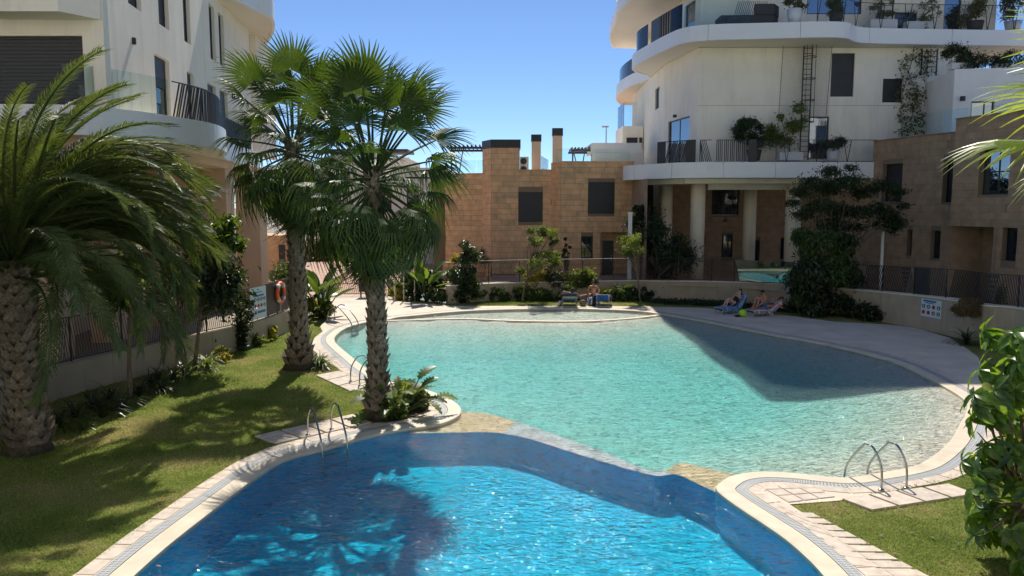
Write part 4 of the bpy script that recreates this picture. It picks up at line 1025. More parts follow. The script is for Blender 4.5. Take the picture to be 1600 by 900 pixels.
MB().prism([(c0[0] + .35, 38.9), (c1[0] + .32, 31.5), (32, 31.5), (32, 39.4)], zp - .3, zp - .08).build('roof', M['white_render'], hr, fix=True)
MB().box(24.6, 32, .8, 32, 45, 9).build('house_body', M['joint2'], hr)
for p, q, z in ((b0, b1, z9), (c0, c1, zp)): MB().bar((p[0] + .1, p[1], z + .02), (q[0] + .1, q[1], z + .02), .42, .04).build('parapet_cap', M['stone_r'], hr)
A = P(1515, 407, 37.5)
MB().box(23.85, 37.4, A.z - .05, 23.97, 37.55, A.z + .08).build('wall_lamp', M['whitepl'], hr)
balustrade([(21.9, 44), (22.95, 40.0), (23.7, 38.9), (26, 36)], z9 + .02, 1.25, 'glass balustrade on the brown stone roof in front of the white terrace block', panel=1.5)

# ---- left white building
lb = thing('apartment_building', 'pale rendered apartment block on the left with dark windows and a curved balcony', 'apartment building', (0, 0, 0))
k0, k1 = (-11.62, 22.5), (-13.55, 40.7)
zlo = .8
opsL = []
for r_ in ((241, 88, 268, 186), (292, 115, 306, 196), (324, 133, 340, 212), (343, 143, 358, 222), (198, -40, 221, 13), (245, -40, 265, 49), (284, -30, 299, 71), (326, 12, 338, 98), (341, 27, 352, 108)):
    u0, u1, a, b = rect_on(k0, k1, *r_); opsL.append((u0, u1, a, b))
opsL = [(a, b, 8.32, 10.62) if i < 4 else (a, b, 11.72, 14.0) for i, (a, b, c, d) in enumerate(opsL)]
facade(lb, (k0[0], k0[1]), k1, 8.25, 14.55, M['white_render'] if False else M['cream'], opsL)
for i, o_ in enumerate(opsL): window(lb, k0, k1, o_, ('half', 'half', 'half', 'half')[i] if i < 4 else 'shutter', .14, name='balcony_door' if i < 4 else 'window')
n0, n1 = (-30, 22.5), k0; os_ = rect_on(n0, n1, -60, 44, 131, 240); os_ = (13.5, n1[0] + 30 - .62, 8.3, 10.32)
facade(lb, n0, n1, 8.25, 10.8, M['cream'], [os_]); window(lb, n0, n1, os_, 'shutter', .14)
facade(lb, (-30, 22.5), n1, 10.8, 14.55, M['cream'])
# upper slab nose over the front face
MB().prism([(-30, 21.5), (-12.3, 21.5), (-11.66, 22.46), (-30, 22.46)], 10.75, 11.9).build('balcony_slab', M['cream'], lb, fix=True)
A = on_line(k0, k1, 207, 63); (lambda x_, y_: MB().box(x_ - .02, y_ - .05, A[1] - .12, x_ + .09, y_ + .05, A[1] + .08))(k0[0] - .105 * A[0], k0[1] + A[0] * .995).build('wall_lamp', M['rubber'], lb)
A = on_line(k0, k1, 363, 150); (lambda x_, y_: MB().box(x_ - .02, y_ - .07, A[1] - .12, x_ + .1, y_ + .07, A[1] + .1))(k0[0] - .105 * A[0], k0[1] + A[0] * .995).build('wall_lamp', M['rubber'], lb)
# recess and end pier
facade(lb, (-14.5, 41.2), (-13.9, 42.6), 8.25, 14.55, M['cream']); facade(lb, (-13.62, 40.7), (-14.5, 41.1), 8.25, 14.55, M['cream']); facade(lb, (-15, 42.2), (-13.7, 42.2), 8.2, 14.55, M['cream']); facade(lb, (-13.7, 42.2), (-13.9, 46), 8.2, 14.55, M['cream'])
# balcony with curved edge
sb = smooth([(-16, 21.9), (-12.6, 21.95), (-11.35, 23.2), (-10.7, 25.0), (-10.35, 27), (-10.8, 29.3), (-11.9, 32), (-12.7, 35), (-13.1, 38), (-13.4, 41)], 6)
bo = MB().prism(sb + [(-16, 41)], 7.55, 8.24).build('balcony_slab', M['soffit'], lb, fix=True)
rs = resample(sb, .4)
for s in range(0, len(rs) - 1, 8):
    seg = rs[s:s + 9]
    if len(seg) > 1: MB().prism(offset(seg, -.05, False) + offset(seg, .08, False)[::-1], 7.5, 8.32).build('edge_panel', M['band'], bo, fix=True)
rr = offset(sb, .15, False); rods_rail('curved balcony railing of black leaning rods with glass on the left building', rr[6:], 8.3, 1.15, [(0, .17, 'glass'), (.18, .26, 'lean'), (.26, .52, 'rods'), (.55, .96, 'rods')], group='left building railing', pitch=.13, r=.018)
# top slab with curved corner
su = smooth([(-13.3, 33), (-12.2, 35.0), (-11.9, 37), (-11.6, 38.2), (-12.2, 40.5), (-13.2, 43), (-14.2, 45)], 6)
us_ = MB().prism(su + [(-20, 45), (-20, 33)], 14.55, 14.9).build('balcony_slab', M['soffit'], lb, fix=True)
rs = resample(su, .4)
for s in range(0, len(rs) - 1, 6):
    seg = rs[s:s + 7]
    if len(seg) > 1: MB().prism(offset(seg, -.05, False) + offset(seg, .08, False)[::-1], 14.5, 15.5).build('edge_panel', M['band'], us_, fix=True)
MB().prism([(-30, 22.6), (k0[0] - .1, 22.7), (k1[0] - .2, 40.6), (-14.4, 46), (-30, 46)], 14.6, 17.5).build('upper_storey', M['cream'], lb, fix=True)
MB().prism([(-30, 23.2), (k0[0] - .9, 23.2), (k1[0] - .9, 40.4), (-30, 40.4)], 8.3, 14.5).build('core', M['cream'], lb, fix=True)
# underneath: soffit, piers and recessed wall
MB().prism([(-30, 22.5), (k0[0], 22.5), (k1[0], 42), (-30, 42)], 7.2, 7.56).build('underside', M['peach'], lb, fix=True)
for x, y, wx, wy in ((-12.9, 38.2, 1.15, 1.1), (-13.55, 35.8, 1.0, 1.0), (-13.9, 30.2, .8, .9), (-14.1, 26.6, .8, .9), (-14.2, 23.4, .9, .9)):
    p_ = MB().box(x - wx / 2, y - wy / 2, .8, x + wx / 2, y + wy / 2, 7.22).build('pier', M['peach'], lb)
MB().box(-13.6, 34.4, .8, -12.7, 35.0, 4.2).build('low_pier', M['stone_l'], lb)
facade(lb, (-15.6, 22.6), (-16.4, 33.5), .8, 7.2, M['peach']); facade(lb, (-17, 37), (-13.6, 37), .8, 7.2, M['peach'])

# ---- unseen building behind the viewer, its form guessed, added to bounce warm sunlight back
bb_ = thing('apartment_building', 'unseen pale apartment building with long balconies behind the viewer, added for its bounced light', 'apartment building', (0, 0, 0))
q1_, q0_ = (48, -2.6), (-48, -2.6); wz = []
for st in range(7):
    z0 = .2 + 3.2 * st
    for k in range(16): u = 3 + 5.8 * k; wz.append((u, u + 1.7, z0 + (.0 if k % 3 else .9), z0 + 2.35))
fw_ = facade(bb_, q1_, q0_, 0, 22.6, M['white_render'], wz)
for k, o_ in enumerate(wz): window(bb_, q1_, q0_, o_, 'glass' if k % 2 else 'shutter', .14)
for st in range(1, 7):
    z = .1 + 3.2 * st
    if st == 1: MB().box(-48, -2.55, z - .3, 48, -1.0, z).build('balcony_slab', M['band'], bb_)
    elif st == 2: [MB().box(a_, -2.55, z - .3, b_, -1.0, z).build('balcony_slab', M['band'], bb_) for a_, b_ in ((-48, -7), (7, 48))]
    else: [MB().box(x_, -2.55, z - .3, x_ + 7, -1.2, z).build('balcony_slab', M['band'], bb_) for x_ in range(-46, 44, 12)]
MB().box(-3.4, -2.55, 3.7, 3.4, -.35, 3.95).build('balcony_slab', M['band'], bb_)
MB().prism([(-48, -2.9), (48, -2.9), (48, -16), (-48, -16)], 22.2, 22.59).build('roof', M['white_render'], bb_, fix=True)
# ================================================ PLANTS
rg = np.random.default_rng(11)
def cloud(name, clumps, n, size, mat, parent=None, aspect=.45, flat=.0, up=.25, fold=.25, shell=.35):
    """leaf-sized folded kites spread through clumps [(x,y,z,rx,ry,rz)]"""
    C_ = np.array(clumps, float); wts = (C_[:, 3] * C_[:, 4] * C_[:, 5]) ** .67; wts /= wts.sum()
    k = rg.choice(len(C_), n, p=wts); d = rg.normal(size=(n, 3)); d /= np.linalg.norm(d, axis=1, keepdims=True)
    r = (.25 + .75 * rg.random(n) ** .6)[:, None] * (1 + .5 * np.abs(rg.normal(size=(n, 1))) * (rg.random((n, 1)) < .5))
    pos = C_[k, :3] + d * r * C_[k, 3:6]
    ax = d * .6 + rg.normal(size=(n, 3)) * .7; ax[:, 2] -= up; ax /= np.linalg.norm(ax, axis=1, keepdims=True)
    nn = rg.normal(size=(n, 3)) * .6 + d * .4; nn[:, 2] += .7; nn -= ax * (nn * ax).sum(1, keepdims=True); nn /= np.linalg.norm(nn, axis=1, keepdims=True)
    sd_ = np.cross(ax, nn); L_ = (size * rg.uniform(.6, 1.25, n))[:, None]
    base, tip = pos - ax * L_ * .5, pos + ax * L_ * .5 - nn * L_ * .12; mid = pos + nn * L_ * 0
    l = mid + sd_ * L_ * aspect * .5 + nn * L_ * fold * aspect; rr_ = mid - sd_ * L_ * aspect * .5 + nn * L_ * fold * aspect
    V_ = np.stack([base, l, tip, rr_], 1).reshape(-1, 3); b = np.arange(n)[:, None] * 4
    F_ = np.concatenate([b + [0, 2, 1], b + [0, 3, 2]])
    o = tri_mesh(name, V_, F_, mat, parent); return o
def limbs(parent, base, targets, r0, mat=None, name='trunk', fork=None, bend=.15):
    mat = mat or M['trunkthin']; base = Vector(base); fork = Vector(fork) if fork else None
    mid = fork or base; mb = MB()
    if fork is not None:
        q = (base + fork) / 2 + Vector((rnd.uniform(-bend, bend) * .5, rnd.uniform(-bend, bend) * .5, 0)); mb.tube(smooth([tuple(base), tuple(q), tuple(fork)], 4), [r0 * (1.25 - .5 * i / 8) for i in range(9)], 8)
        mb.build(name, mat, parent, True)
    for t_ in targets:
        t_ = Vector(t_); q = mid.lerp(t_, .5) + Vector((rnd.uniform(-bend, bend), rnd.uniform(-bend, bend), rnd.uniform(-.05, .15)))
        mb = MB(); mb.tube(smooth([tuple(mid), tuple(q), tuple(t_)], 4), [r0 * (.7 - .55 * i / 8) for i in range(9)], 6); mb.build('limb', mat, parent, True)
def ell(c, rad, n, sub=.42, seed=0, squash=1):
    q = random.Random(seed); out = []
    for _ in range(n):
        while True:
            p = [q.uniform(-1, 1) for _ in range(3)]
            if .15 < sum(x * x for x in p) < 1: break
        s = sub * q.uniform(.45, 1.45); m_ = (rad[0] + rad[1]) / 2
        out.append((c[0] + p[0] * rad[0] * .92, c[1] + p[1] * rad[1] * .9, c[2] + p[2] * rad[2] * .92, m_ * s, m_ * s, m_ * s * .8 * squash))
    return out
def bush(label, c, rad, n, size, mat, cat='shrub', name='shrub', group=None, nclump=9, sub=.42, aspect=.45, second=None, stem=True, seed=None):
    t = thing(name, label, cat, (0, 0, 0), group=group); nclump = int(nclump * 1.7); sub = sub * .78; cl = ell(c, rad, nclump, sub, seed or int(abs(c[0] * 97 + c[1] * 31)))
    cloud('foliage', cl, n, size, L[mat], t, aspect)
    if second: cloud('foliage', cl[:max(2, nclump // 2)], second[1], size, L[second[0]], t, aspect)
    if stem: limbs(t, (c[0], c[1], c[2] - rad[2] - .05), [x[:3] for x in cl[:4]], .025, name='stem', fork=(c[0], c[1], c[2] - rad[2] * .4))
    return t
# ---- Washingtonia fan palms
def fan_leaf(seed, petiole=1.1, blade=.95, droop=.5, segs=34, spread=108):
    q = random.Random(seed); V_ = []; F_ = []
    hub = Vector((petiole, 0, -.06 * petiole))
    # petiole
    pv = [(0, 0, 0), (petiole * .5, 0, -.0), tuple(hub)]
    mb = MB().tube(smooth(pv, 3), [.035, .032, .03, .027, .024, .021, .018], 5)
    for i in range(segs):
        a = R(-spread + 2 * spread * i / (segs - 1)); da = R(2 * spread / (segs - 1)); Ln = blade * (1 - .28 * (abs(a) / R(spread)) ** 2) * q.uniform(.93, 1.05)
        rad_ = Vector((math.cos(a), math.sin(a), 0)); sidev = Vector((-math.sin(a), math.cos(a), 0)); b = len(mb.v); dr_ = droop * q.uniform(.6, 1.5); tw_ = q.uniform(-.08, .08)
        st = (.03, .28, .52, .70, .86, 1.0); cup = .28
        for s in st:
            hw = math.tan(da / 2) * Ln * min(s, .55) * 1.02
            if s > .52: hw *= max(.04, (1 - s) / .48) ** .8
            drop = -dr_ * Ln * max(0, s - .3) ** 2 * 1.4 + cup * Ln * s * (1 - s) * .4 - .10 * Ln * s * (abs(a) / R(spread)) ** 2
            p = hub + rad_ * (Ln * s * (1 - .25 * dr_ * max(0, s - .5) ** 1.5)) + Vector((0, 0, drop)) + sidev * tw_ * max(0, s - .55) * Ln
            z = hw * .55
            mb.v += [tuple(p - sidev * hw), tuple(p + Vector((0, 0, z))), tuple(p + sidev * hw)]
        for k in range(len(st) - 1):
            u = b + k * 3; mb.f += [(u, u + 1, u + 4, u + 3), (u + 1, u + 2, u + 5, u + 4)]
    me = bpy.data.meshes.new('fan_frond'); me.from_pydata(mb.v, [], mb.f); me.materials.append(L['fan']); return me
FAN = [fan_leaf(i, (1.5, 1.3, 1.1, 1.0)[i], (.92, .98, 1.02, 1.02)[i], d) for i, d in enumerate((.4, .7, 1.0, 1.3))]
FAND = []
for i, d in enumerate((1.0, 1.4)):
    me = fan_leaf(20 + i, .9, .95, d, 26, 80); me.materials.clear(); me.materials.append(L['deadfan']); FAND.append(me)
bootm = MB(); bootm.v = [(-.11, 0, -.12), (.11, 0, -.12), (.13, .035, .0), (.05, .10, .15), (0, .085, .10), (-.05, .11, .17), (-.13, .035, .0), (0, .055, -.05), (0, .0, .05)]
bootm.f = [(0, 1, 7), (1, 2, 7), (2, 3, 4, 7), (7, 4, 5, 6), (0, 7, 6), (3, 2, 8), (4, 3, 8), (5, 4, 8), (6, 5, 8)]
BOOT = bpy.data.meshes.new('boot'); BOOT.from_pydata([(x, -y, z) for x, y, z in bootm.v], [], [f[::-1] for f in bootm.f]); BOOT.materials.append(M['boot'])
def place_leaf(me, parent, base, az, el, sc_=1, roll=0, name='frond'):
    o = bpy.data.objects.new(name, me); put(o, parent); o.location = base
    o.rotation_euler = (Matrix.Rotation(az, 3, 'Z') @ Matrix.Rotation(-el, 3, 'Y') @ Matrix.Rotation(roll, 3, 'X')).to_euler(); o.scale = (sc_,) * 3; return o
def trunk(parent, base, top, prof, boots=True, rows=.19, per=7, bscale=1, lim=290, mat=None):
    base, top = Vector(base), Vector(top); H_ = (top - base).length; K = 16
    path = [base.lerp(top, i / K) + Vector((math.sin(i * .35) * .03, 0, 0)) for i in range(K + 1)]; rr_ = [np.interp(i / K * H_, [p[0] for p in prof], [p[1] for p in prof]) for i in range(K + 1)]
    MB().tube([tuple(p) for p in path], [float(x) for x in rr_], 18).build('trunk', mat or M['bark'], parent, True)
    if boots:
        z = .35; r_ = 0; c = 0
        while z < H_ - .1 and c < lim:
            f = z / H_; p = base.lerp(top, f) + Vector((math.sin(f * K * .35) * .03, 0, 0)); rad_ = float(np.interp(z, [q[0] for q in prof], [q[1] for q in prof]))
            for k in range(per):
                a = 2 * math.pi * (k + .5 * (r_ % 2)) / per + rnd.uniform(-.1, .1); o = bpy.data.objects.new('leaf_base', BOOT); put(o, parent)
                o.location = p + Vector((math.sin(a), -math.cos(a), 0)) * (rad_ - .015) + Vector((0, 0, rnd.uniform(-.03, .03))); s = rad_ * 2 * math.pi / per / .21 * rnd.uniform(.9, 1.2) * bscale
                o.rotation_euler = (rnd.uniform(-.1, .12), rnd.uniform(-.15, .15), a); o.scale = (s, s * rnd.uniform(.9, 1.5), rnd.uniform(.95, 1.3) * rows / .19); c += 1
            z += rows; r_ += 1
def fan_palm(label, base, H_, nl, prof, seed, sc_=1, spread=1.0, rows=.2):
    t = thing('fan_palm', label, 'palm tree', (base[0], base[1], 0), group=None); q = random.Random(seed)
    trunk(t, (0, 0, -.05), (0, 0, H_), prof, True, rows)
    for i in range(nl):
        f = i / (nl - 1); el = R(84 - 164 * f ** .9) ; az = i * 2.39996 + q.uniform(-.25, .25); z = H_ + .2 - f * 1.25
        el += R(q.uniform(-8, 8)); dr_ = FAN[min(3, int(f * 4 * .9))]
        s = sc_ * q.uniform(.88, 1.1) * (1.12 if f < .25 else 1); base_ = Vector((math.cos(az) * .2, math.sin(az) * .2, z))
        place_leaf(dr_, t, base_, az, el, s, q.uniform(-.35, .35))
    for i in range(5): place_leaf(FAND[i % 2], t, Vector((0, 0, H_ - 1.25)), i * 2.39996 + .9, R(-84), sc_ * .9, q.uniform(-.4, .4), 'dry_frond')
    return t
x1, y1 = G(590, 650); fan_palm('front fan palm in the planted peninsula between the blue and turquoise pools', (x1, y1), 6.5, 66, [(0, .48), (.3, .27), (1.2, .205), (4, .185), (6.5, .18)], 3, 1.03)
x2, y2 = G(468, 575); fan_palm('taller rear fan palm on the left lawn, dark roots on the grass', (x2, y2), 7.7, 62, [(0, .60), (.45, .36), (1.2, .25), (4, .21), (8, .2)], 5, 1.12, rows=.24)
# roots skirt of the palms
# near fan palm outside the picture on the right, its leaves reach in
nf = thing('fan_palm', 'bright near fan palm leaves reaching in from the right edge of the picture', 'palm tree', (8.35, 9.6, 0))
trunk(nf, (0, 0, 0), (0, 0, 6.2), [(0, .4), (1, .27), (6, .22)], False)
me_ = fan_leaf(44, 1.35, 1.35, .35, 30, 100); me_.materials.clear(); me_.materials.append(L['closefan'])
for az, el, s in ((182, 22, 1), (205, -4, 1), (165, 50, 1), (150, 5, 1), (240, 30, 1), (100, 40, 1), (30, 30, 1), (330, 20, 1), (280, 50, 1), (60, 5, 1), (0, -10, 1)):
    place_leaf(me_, nf, Vector((0, 0, 6.25)), R(az), R(el), s, rnd.uniform(-.3, .3))
# ---- date palm on the left
def date_frond(seed, Lr=3.9, arch=.9, n=78):
    q = random.Random(seed); pts = []; a = 0; p = Vector((0, 0, 0)); K = 24; lean = q.uniform(-.25, .25)
    for i in range(K + 1):
        pts.append(p.copy()); f = i / K; a = -arch * 1.75 * f ** 1.5; p = p + Vector((math.cos(a), lean * f * .6, math.sin(a))).normalized() * (Lr / K)
    mb = MB().tube([tuple(x) for x in pts], [.045 * (1 - .85 * i / K) + .004 for i in range(K + 1)], 5)
    for i in range(n):
        f = .10 + .90 * i / n; k = f * K; i0 = min(K - 1, int(k)); o_ = pts[i0].lerp(pts[i0 + 1], k - i0); tg = (pts[i0 + 1] - pts[i0]).normalized()
        sdv = tg.cross(Vector((0, 0, 1))).normalized(); upv = sdv.cross(tg)
        ll = .44 * (min(1, f * 3.2) * .75 + .25) * (1 - .45 * f ** 3) * q.uniform(.85, 1.1)
        for sg in (-1, 1):
            fw_ = .75 + .55 * f + q.uniform(-.12, .12); d = (sdv * sg * 1.0 + tg * fw_ + upv * q.uniform(.0, .4)).normalized(); wd = tg.cross(d).cross(d).normalized() * .0125
            m_ = o_ + d * ll * .5; e = o_ + d * ll + Vector((0, 0, -.12 * ll - .06 * q.random())); b = len(mb.v); fz = d.cross(wd).normalized() * .008
            mb.v += [tuple(o_ - wd * .5), tuple(o_ + wd * .5), tuple(m_ - wd), tuple(m_ + fz), tuple(m_ + wd), tuple(e)]
            mb.f += [(b, b + 3, b + 2), (b, b + 1, b + 3), (b + 1, b + 4, b + 3), (b + 2, b + 3, b + 5), (b + 3, b + 4, b + 5)]
    me = bpy.data.meshes.new('frond'); me.from_pydata(mb.v, [], mb.f); me.materials.append(L['date']); return me
DF = [date_frond(k, 4.7, a, 118) for k, a in enumerate((.6, .85, 1.0, 1.15, 1.25))]
dp = thing('date_palm', 'big feathery date palm with thick scaly trunk at the left edge of the lawn', 'palm tree', (-10.95, 16.9, 0)); q = random.Random(4)
trunk(dp, (0, 0, -.05), (-.15, .1, 4.3), [(0, .54), (.35, .40), (1, .31), (2.5, .31), (4.3, .40)], True, .21, 9, 1.15, 290)
for i in range(132):
    f = i / 131; az = i * 2.39996
    if f > .25 and math.sin(az) < -.4 and i % 5 < 2: continue
    el = R(80 - 74 * f ** .8 + q.uniform(-5, 5)); k = min(4, int(1 + f * 3.6)) if f > .12 else 0
    place_leaf(DF[k], dp, Vector((-.15 + math.cos(az) * .22, .1 + math.sin(az) * .22, 4.8 - f * .9)), az, el, q.uniform(.88, 1.08), q.uniform(-.5, .5))
for i in range(40):
    place_leaf(DF[i % 4 + 1], dp, Vector((0, 0, 4.7)), R(q.uniform(-5, 75)), R(q.uniform(16, 66)), q.uniform(.85, 1.08), q.uniform(-.5, .5))
for i in range(34):
    place_leaf(DF[i % 5], dp, Vector((0, 0, 4.8)), R(q.uniform(10, 175)), R(q.uniform(30, 74)), q.uniform(.9, 1.1), q.uniform(-.5, .5))
# a second date palm crown outside the picture to the left throws its shade on the lawn and sends fronds in at the left edge
dp2 = thing('date_palm', 'date palm fronds crossing the left edge of the picture, nearest to the camera', 'palm tree', (-12.3, 11.6, 0))
trunk(dp2, (0, 0, -.05), (0, 0, 3.3), [(0, .6), (1, .42), (3.3, .5)], True, .22, 9, 1.1, 200)
for i in range(15):
    f = i / 14; az = i * 2.39996 + .5; place_leaf(DF[min(4, int(1 + f * 3.5))], dp2, Vector((math.cos(az) * .2, math.sin(az) * .2, 3.7 - f * .6)), az, R(80 - 100 * f), q.uniform(.8, .95), q.uniform(-.4, .4))
# ---- near broad-leaved tree, bottom right
def big_leaf(seed, Ln=.27, wd=.115, droop=.35):
    q = random.Random(seed); st = (0, .12, .3, .5, .7, .88, 1.0); ww = (.06, .45, .85, 1, .9, .5, .03); mb = MB()
    for s, w_ in zip(st, ww):
        z = -droop * Ln * s * s; hw = wd * .5 * w_; mb.v += [(Ln * s, -hw, z + hw * .35), (Ln * s, 0, z), (Ln * s, hw, z + hw * .35)]
    for k in range(len(st) - 1): u = k * 3; mb.f += [(u, u + 3, u + 4, u + 1), (u + 1, u + 4, u + 5, u + 2)]
    me = bpy.data.meshes.new('leaf'); me.from_pydata(mb.v, [], mb.f); me.materials.append(L['ficus']); me.shade_smooth(); return me
BLX = [big_leaf(4, .25, .10, .5), big_leaf(5, .22, .09, .7)]
for me_q, mn in zip(BLX, ('ficus_dark', 'ficus_yellow')): me_q.materials.clear(); me_q.materials.append(L[mn])
BL = [big_leaf(1), big_leaf(2, .3, .125, .6), big_leaf(3, .23, .105, .2)]
bt_ = thing('broadleaf_tree', 'bright glossy broad-leaved tree close to the camera at the bottom right corner', 'tree', (7.72, 11.1, 0)); q = random.Random(8); nleaf = 0; extra = MB(); whorls = []
for i in range(130):
    a = q.uniform(0, 2 * math.pi); z = q.uniform(.35, 3.75); rr_ = q.uniform(.35, 1.0) * (.98 - .10 * abs(z - 2.2)); whorls.append((rr_ * math.cos(a), rr_ * math.sin(a) * .9, z))
whorls.sort(key=lambda p: p[1] + p[0] * .6)
for (x, y, z) in whorls:
    outv = Vector((x, y, .5)).normalized(); nn_ = q.choice((8, 9, 10))
    for k in range(nn_):
        az = 2 * math.pi * k / nn_ + q.uniform(-.2, .2); el = R(q.uniform(-50, 25)); me = q.choice(BL) if nleaf >= 295 or q.random() < .62 else BLX[q.random() < .14]
        rot = (outv.to_track_quat('Z', 'Y').to_matrix() @ Matrix.Rotation(az, 3, 'Z') @ Matrix.Rotation(-el, 3, 'Y'))
        if nleaf < 295:
            o = bpy.data.objects.new('leaf', me); put(o, bt_); o.location = (x, y, z); o.rotation_euler = rot.to_euler(); o.scale = (q.uniform(.6, 1.3),) * 3; nleaf += 1; o.rotation_euler.rotate_axis('X', q.uniform(-.5, .5))
        else:
            b = len(extra.v); s = q.uniform(.9, 1.25); extra.v += [tuple(rot @ (Vector(v_.co) * s) + Vector((x, y, z))) for v_ in me.vertices]; extra.f += [tuple(b + j for j in f_.vertices) for f_ in me.polygons]
tag(extra.build('leaves_behind', L['ficus'], bt_, True), kind='stuff')
limbs(bt_, (.1, .1, -.1), [tuple(Vector(w_) * .92) for w_ in whorls[::3]], .05, fork=(.05, .1, 1.0))
MB().tube([(.1, .1, .8), (.15, .05, 2.0), (.05, .1, 3.2)], [.05, .035, .015], 8).build('trunk', M['trunkthin'], bt_, True)
# ---- small trees and shrubs at the back of the far lawn
def small_tree(label, px, py, cpx, cpy, rx, rz, n, size, mat, Y=None, z0=0, nclump=9, sub=.34, second=None, r0=.05, name='small_tree', aspect=.4, ry=None, seed=1, fork=.5):
    gx, gy = G(px, py, z0) if Y is None else (P(px, py, Y).x, Y); c = P(cpx, cpy, gy); t = thing(name, label, 'tree', (0, 0, 0))
    cl = ell((c.x, gy, c.z), (rx, ry or rx, rz), int(nclump * 1.7), sub * .8, seed); cloud('crown', cl, n, size, L[mat], t, aspect)
    if second: cloud('crown', cl[:nclump // 2], second[1], size, L[second[0]], t, aspect)
    zf = z0 + (c.z - z0) * fork; limbs(t, (gx, gy, z0 - .05), [x[:3] for x in cl], r0, fork=(gx + (c.x - gx) * .35, gy, zf)); return t
small_tree('slender feathery tree with leaning stem on the far lawn before the golden house', 816, 472, 840, 395, 1.3, 2.2, 3600, .13, 'light', nclump=14, sub=.24, second=('mid', 1500), seed=5, r0=.06)
small_tree('small sapling with thin pale stem and light green crown beside the white lamp post', 1000, 472, 985, 378, .85, .95, 2600, .12, 'light', nclump=10, sub=.34, second=('mid', 900), seed=9, r0=.05)
small_tree('drooping dark broad-leaved tree at the left end of the far lawn', 727, 472, 722, 418, .85, 1.75, 2300, .24, 'dark', nclump=13, sub=.42, second=('mid', 900), seed=3, fork=.2, aspect=.36)
small_tree('narrow dark shrub tree by the golden wall behind the slender feathery tree', 862, 420, 862, 388, .45, 1.4, 1300, .15, 'dark', Y=47.6, z0=.9, seed=8, fork=.2)
small_tree('narrow cone-shaped dark shrub by the golden wall between two windows', 886, 420, 886, 392, .32, 1.2, 1100, .14, 'dark', Y=47.4, z0=.9, seed=12, fork=.2)
t = small_tree('large dark bushy tree filling the corner under the left end of the tower balcony', 1030, 430, 1035, 388, 1.75, 1.95, 7000, .22, 'dark', Y=46.7, z0=.9, nclump=16, sub=.46, seed=14, r0=.09, fork=.2)
small_tree('tall dark tree rising behind the big bush at the left column of the tower', 1000, 430, 1002, 345, .8, 1.2, 1700, .24, 'dark', Y=47, z0=.9, nclump=8, sub=.4, seed=15, fork=.4)
# right: feathery dark tree over a schefflera
gx, gy = G(1290, 485); t = thing('feathery_tree', 'wide dark feathery tree in front of the tower and the brown house', 'tree', (0, 0, 0)); cl = []
for (qx, qy, rr_, dy) in ((1250,300,.55,.2),(1268,285,.6,-.3),(1298,268,.55,.1),(1292,295,.8,.5),(1325,285,.75,-.5),(1350,300,.7,.3),(1378,290,.6,-.2),(1402,300,.45,.2),(1282,322,.75,-.4),(1312,330,.8,.4),(1345,332,.7,-.3),(1372,325,.55,.3),(1255,335,.6,.1),(1240,318,.4,-.1),(1392,335,.45,-.3),(1412,322,.35,.1),(1300,352,.8,0),(1335,355,.5,.3),(1330,262,.35,.2)):
    c = P(qx, qy, gy + dy); cl.append((c.x, gy + dy, c.z, rr_, rr_, rr_ * .5))
cloud('crown', cl, 9500, .19, L['dark'], t, .34); cloud('crown', cl[:9], 900, .19, L['mid'], t, .34); limbs(t, (gx, gy, -.05), [q_[:3] for q_ in cl], .06, fork=(gx + .3, gy, 2.9))
small_tree('lower branch crown of dark leaves hanging over the leaning lamp post', 1300, 487, 1388, 345, .85, .5, 2000, .17, 'dark', nclump=9, sub=.4, seed=22, r0=.06, fork=.7)
sx, sy = G(1275, 492); t = thing('umbrella_plant', 'tall dense umbrella plant bush with drooping finger leaves beside the loungers', 'shrub', (0, 0, 0))
for k, (ppx, ppy, rx, rz) in enumerate(((1283, 392, 1.15, 1.0), (1264, 440, 1.2, 1.0), (1300, 425, 1.1, 1.0), (1285, 470, 1.3, .6), (1255, 372, .5, .4), (1318, 385, .6, .5), (1252, 430, .5, .6), (1330, 440, .5, .5), (1246, 465, .5, .4))):
    c = P(ppx, ppy, sy); cloud('foliage', ell((c.x, sy - .1, c.z), (rx, rx * .8, rz), 9, .45, 30 + k), 2100, .30, L['dark' if k % 2 else 'mid'] if k != 3 else L['dark'], t, .30, up=.8)
limbs(t, (sx, sy, -.1), [(sx - .4, sy, 3), (sx + .4, sy, 2.8), (sx, sy + .3, 3.4)], .07, name='stem', fork=(sx, sy, 1))
def strappy(label, spots, Ln, mat, n=26, name='strappy_plant', group='strappy plants', cat='plant', wd=.035, droop=.9):
    for lab, (x, y, z, s) in zip(label if isinstance(label, list) else [label] * len(spots), spots):
        t = thing(name, lab, cat, (x, y, z), group=group); mb = MB()
        for k in range(n):
            a = rnd.uniform(0, 6.283); el = R(rnd.uniform(25, 85)); l_ = Ln * s * rnd.uniform(.7, 1.1); w_ = wd * s; sdv = Vector((-math.sin(a), math.cos(a), 0)); p = Vector((rnd.uniform(-.06, .06), rnd.uniform(-.06, .06), 0)) * s; b = len(mb.v); e = el
            for i in range(6):
                f = i / 5; hw = w_ * (1 - f ** 2.2) * .5 + .002; mb.v += [tuple(p - sdv * hw), tuple(p + sdv * hw)]
                p = p + Vector((math.cos(a) * math.cos(e), math.sin(a) * math.cos(e), math.sin(e))) * l_ / 5; e -= droop * .45 * rnd.uniform(.7, 1.2)
            for i in range(5): u = b + 2 * i; mb.f.append((u, u + 1, u + 3, u + 2))
        mb.build('leaf_blades', L[mat], t)
row = []
for k, (px, py) in enumerate(((92,668),(118,652),(145,640),(172,628),(190,638),(215,618),(236,606),(252,612),(270,596),(288,588),(246,594),(160,652))): row.append((*G(px, py), 0, rnd.uniform(.95, 1.25)))
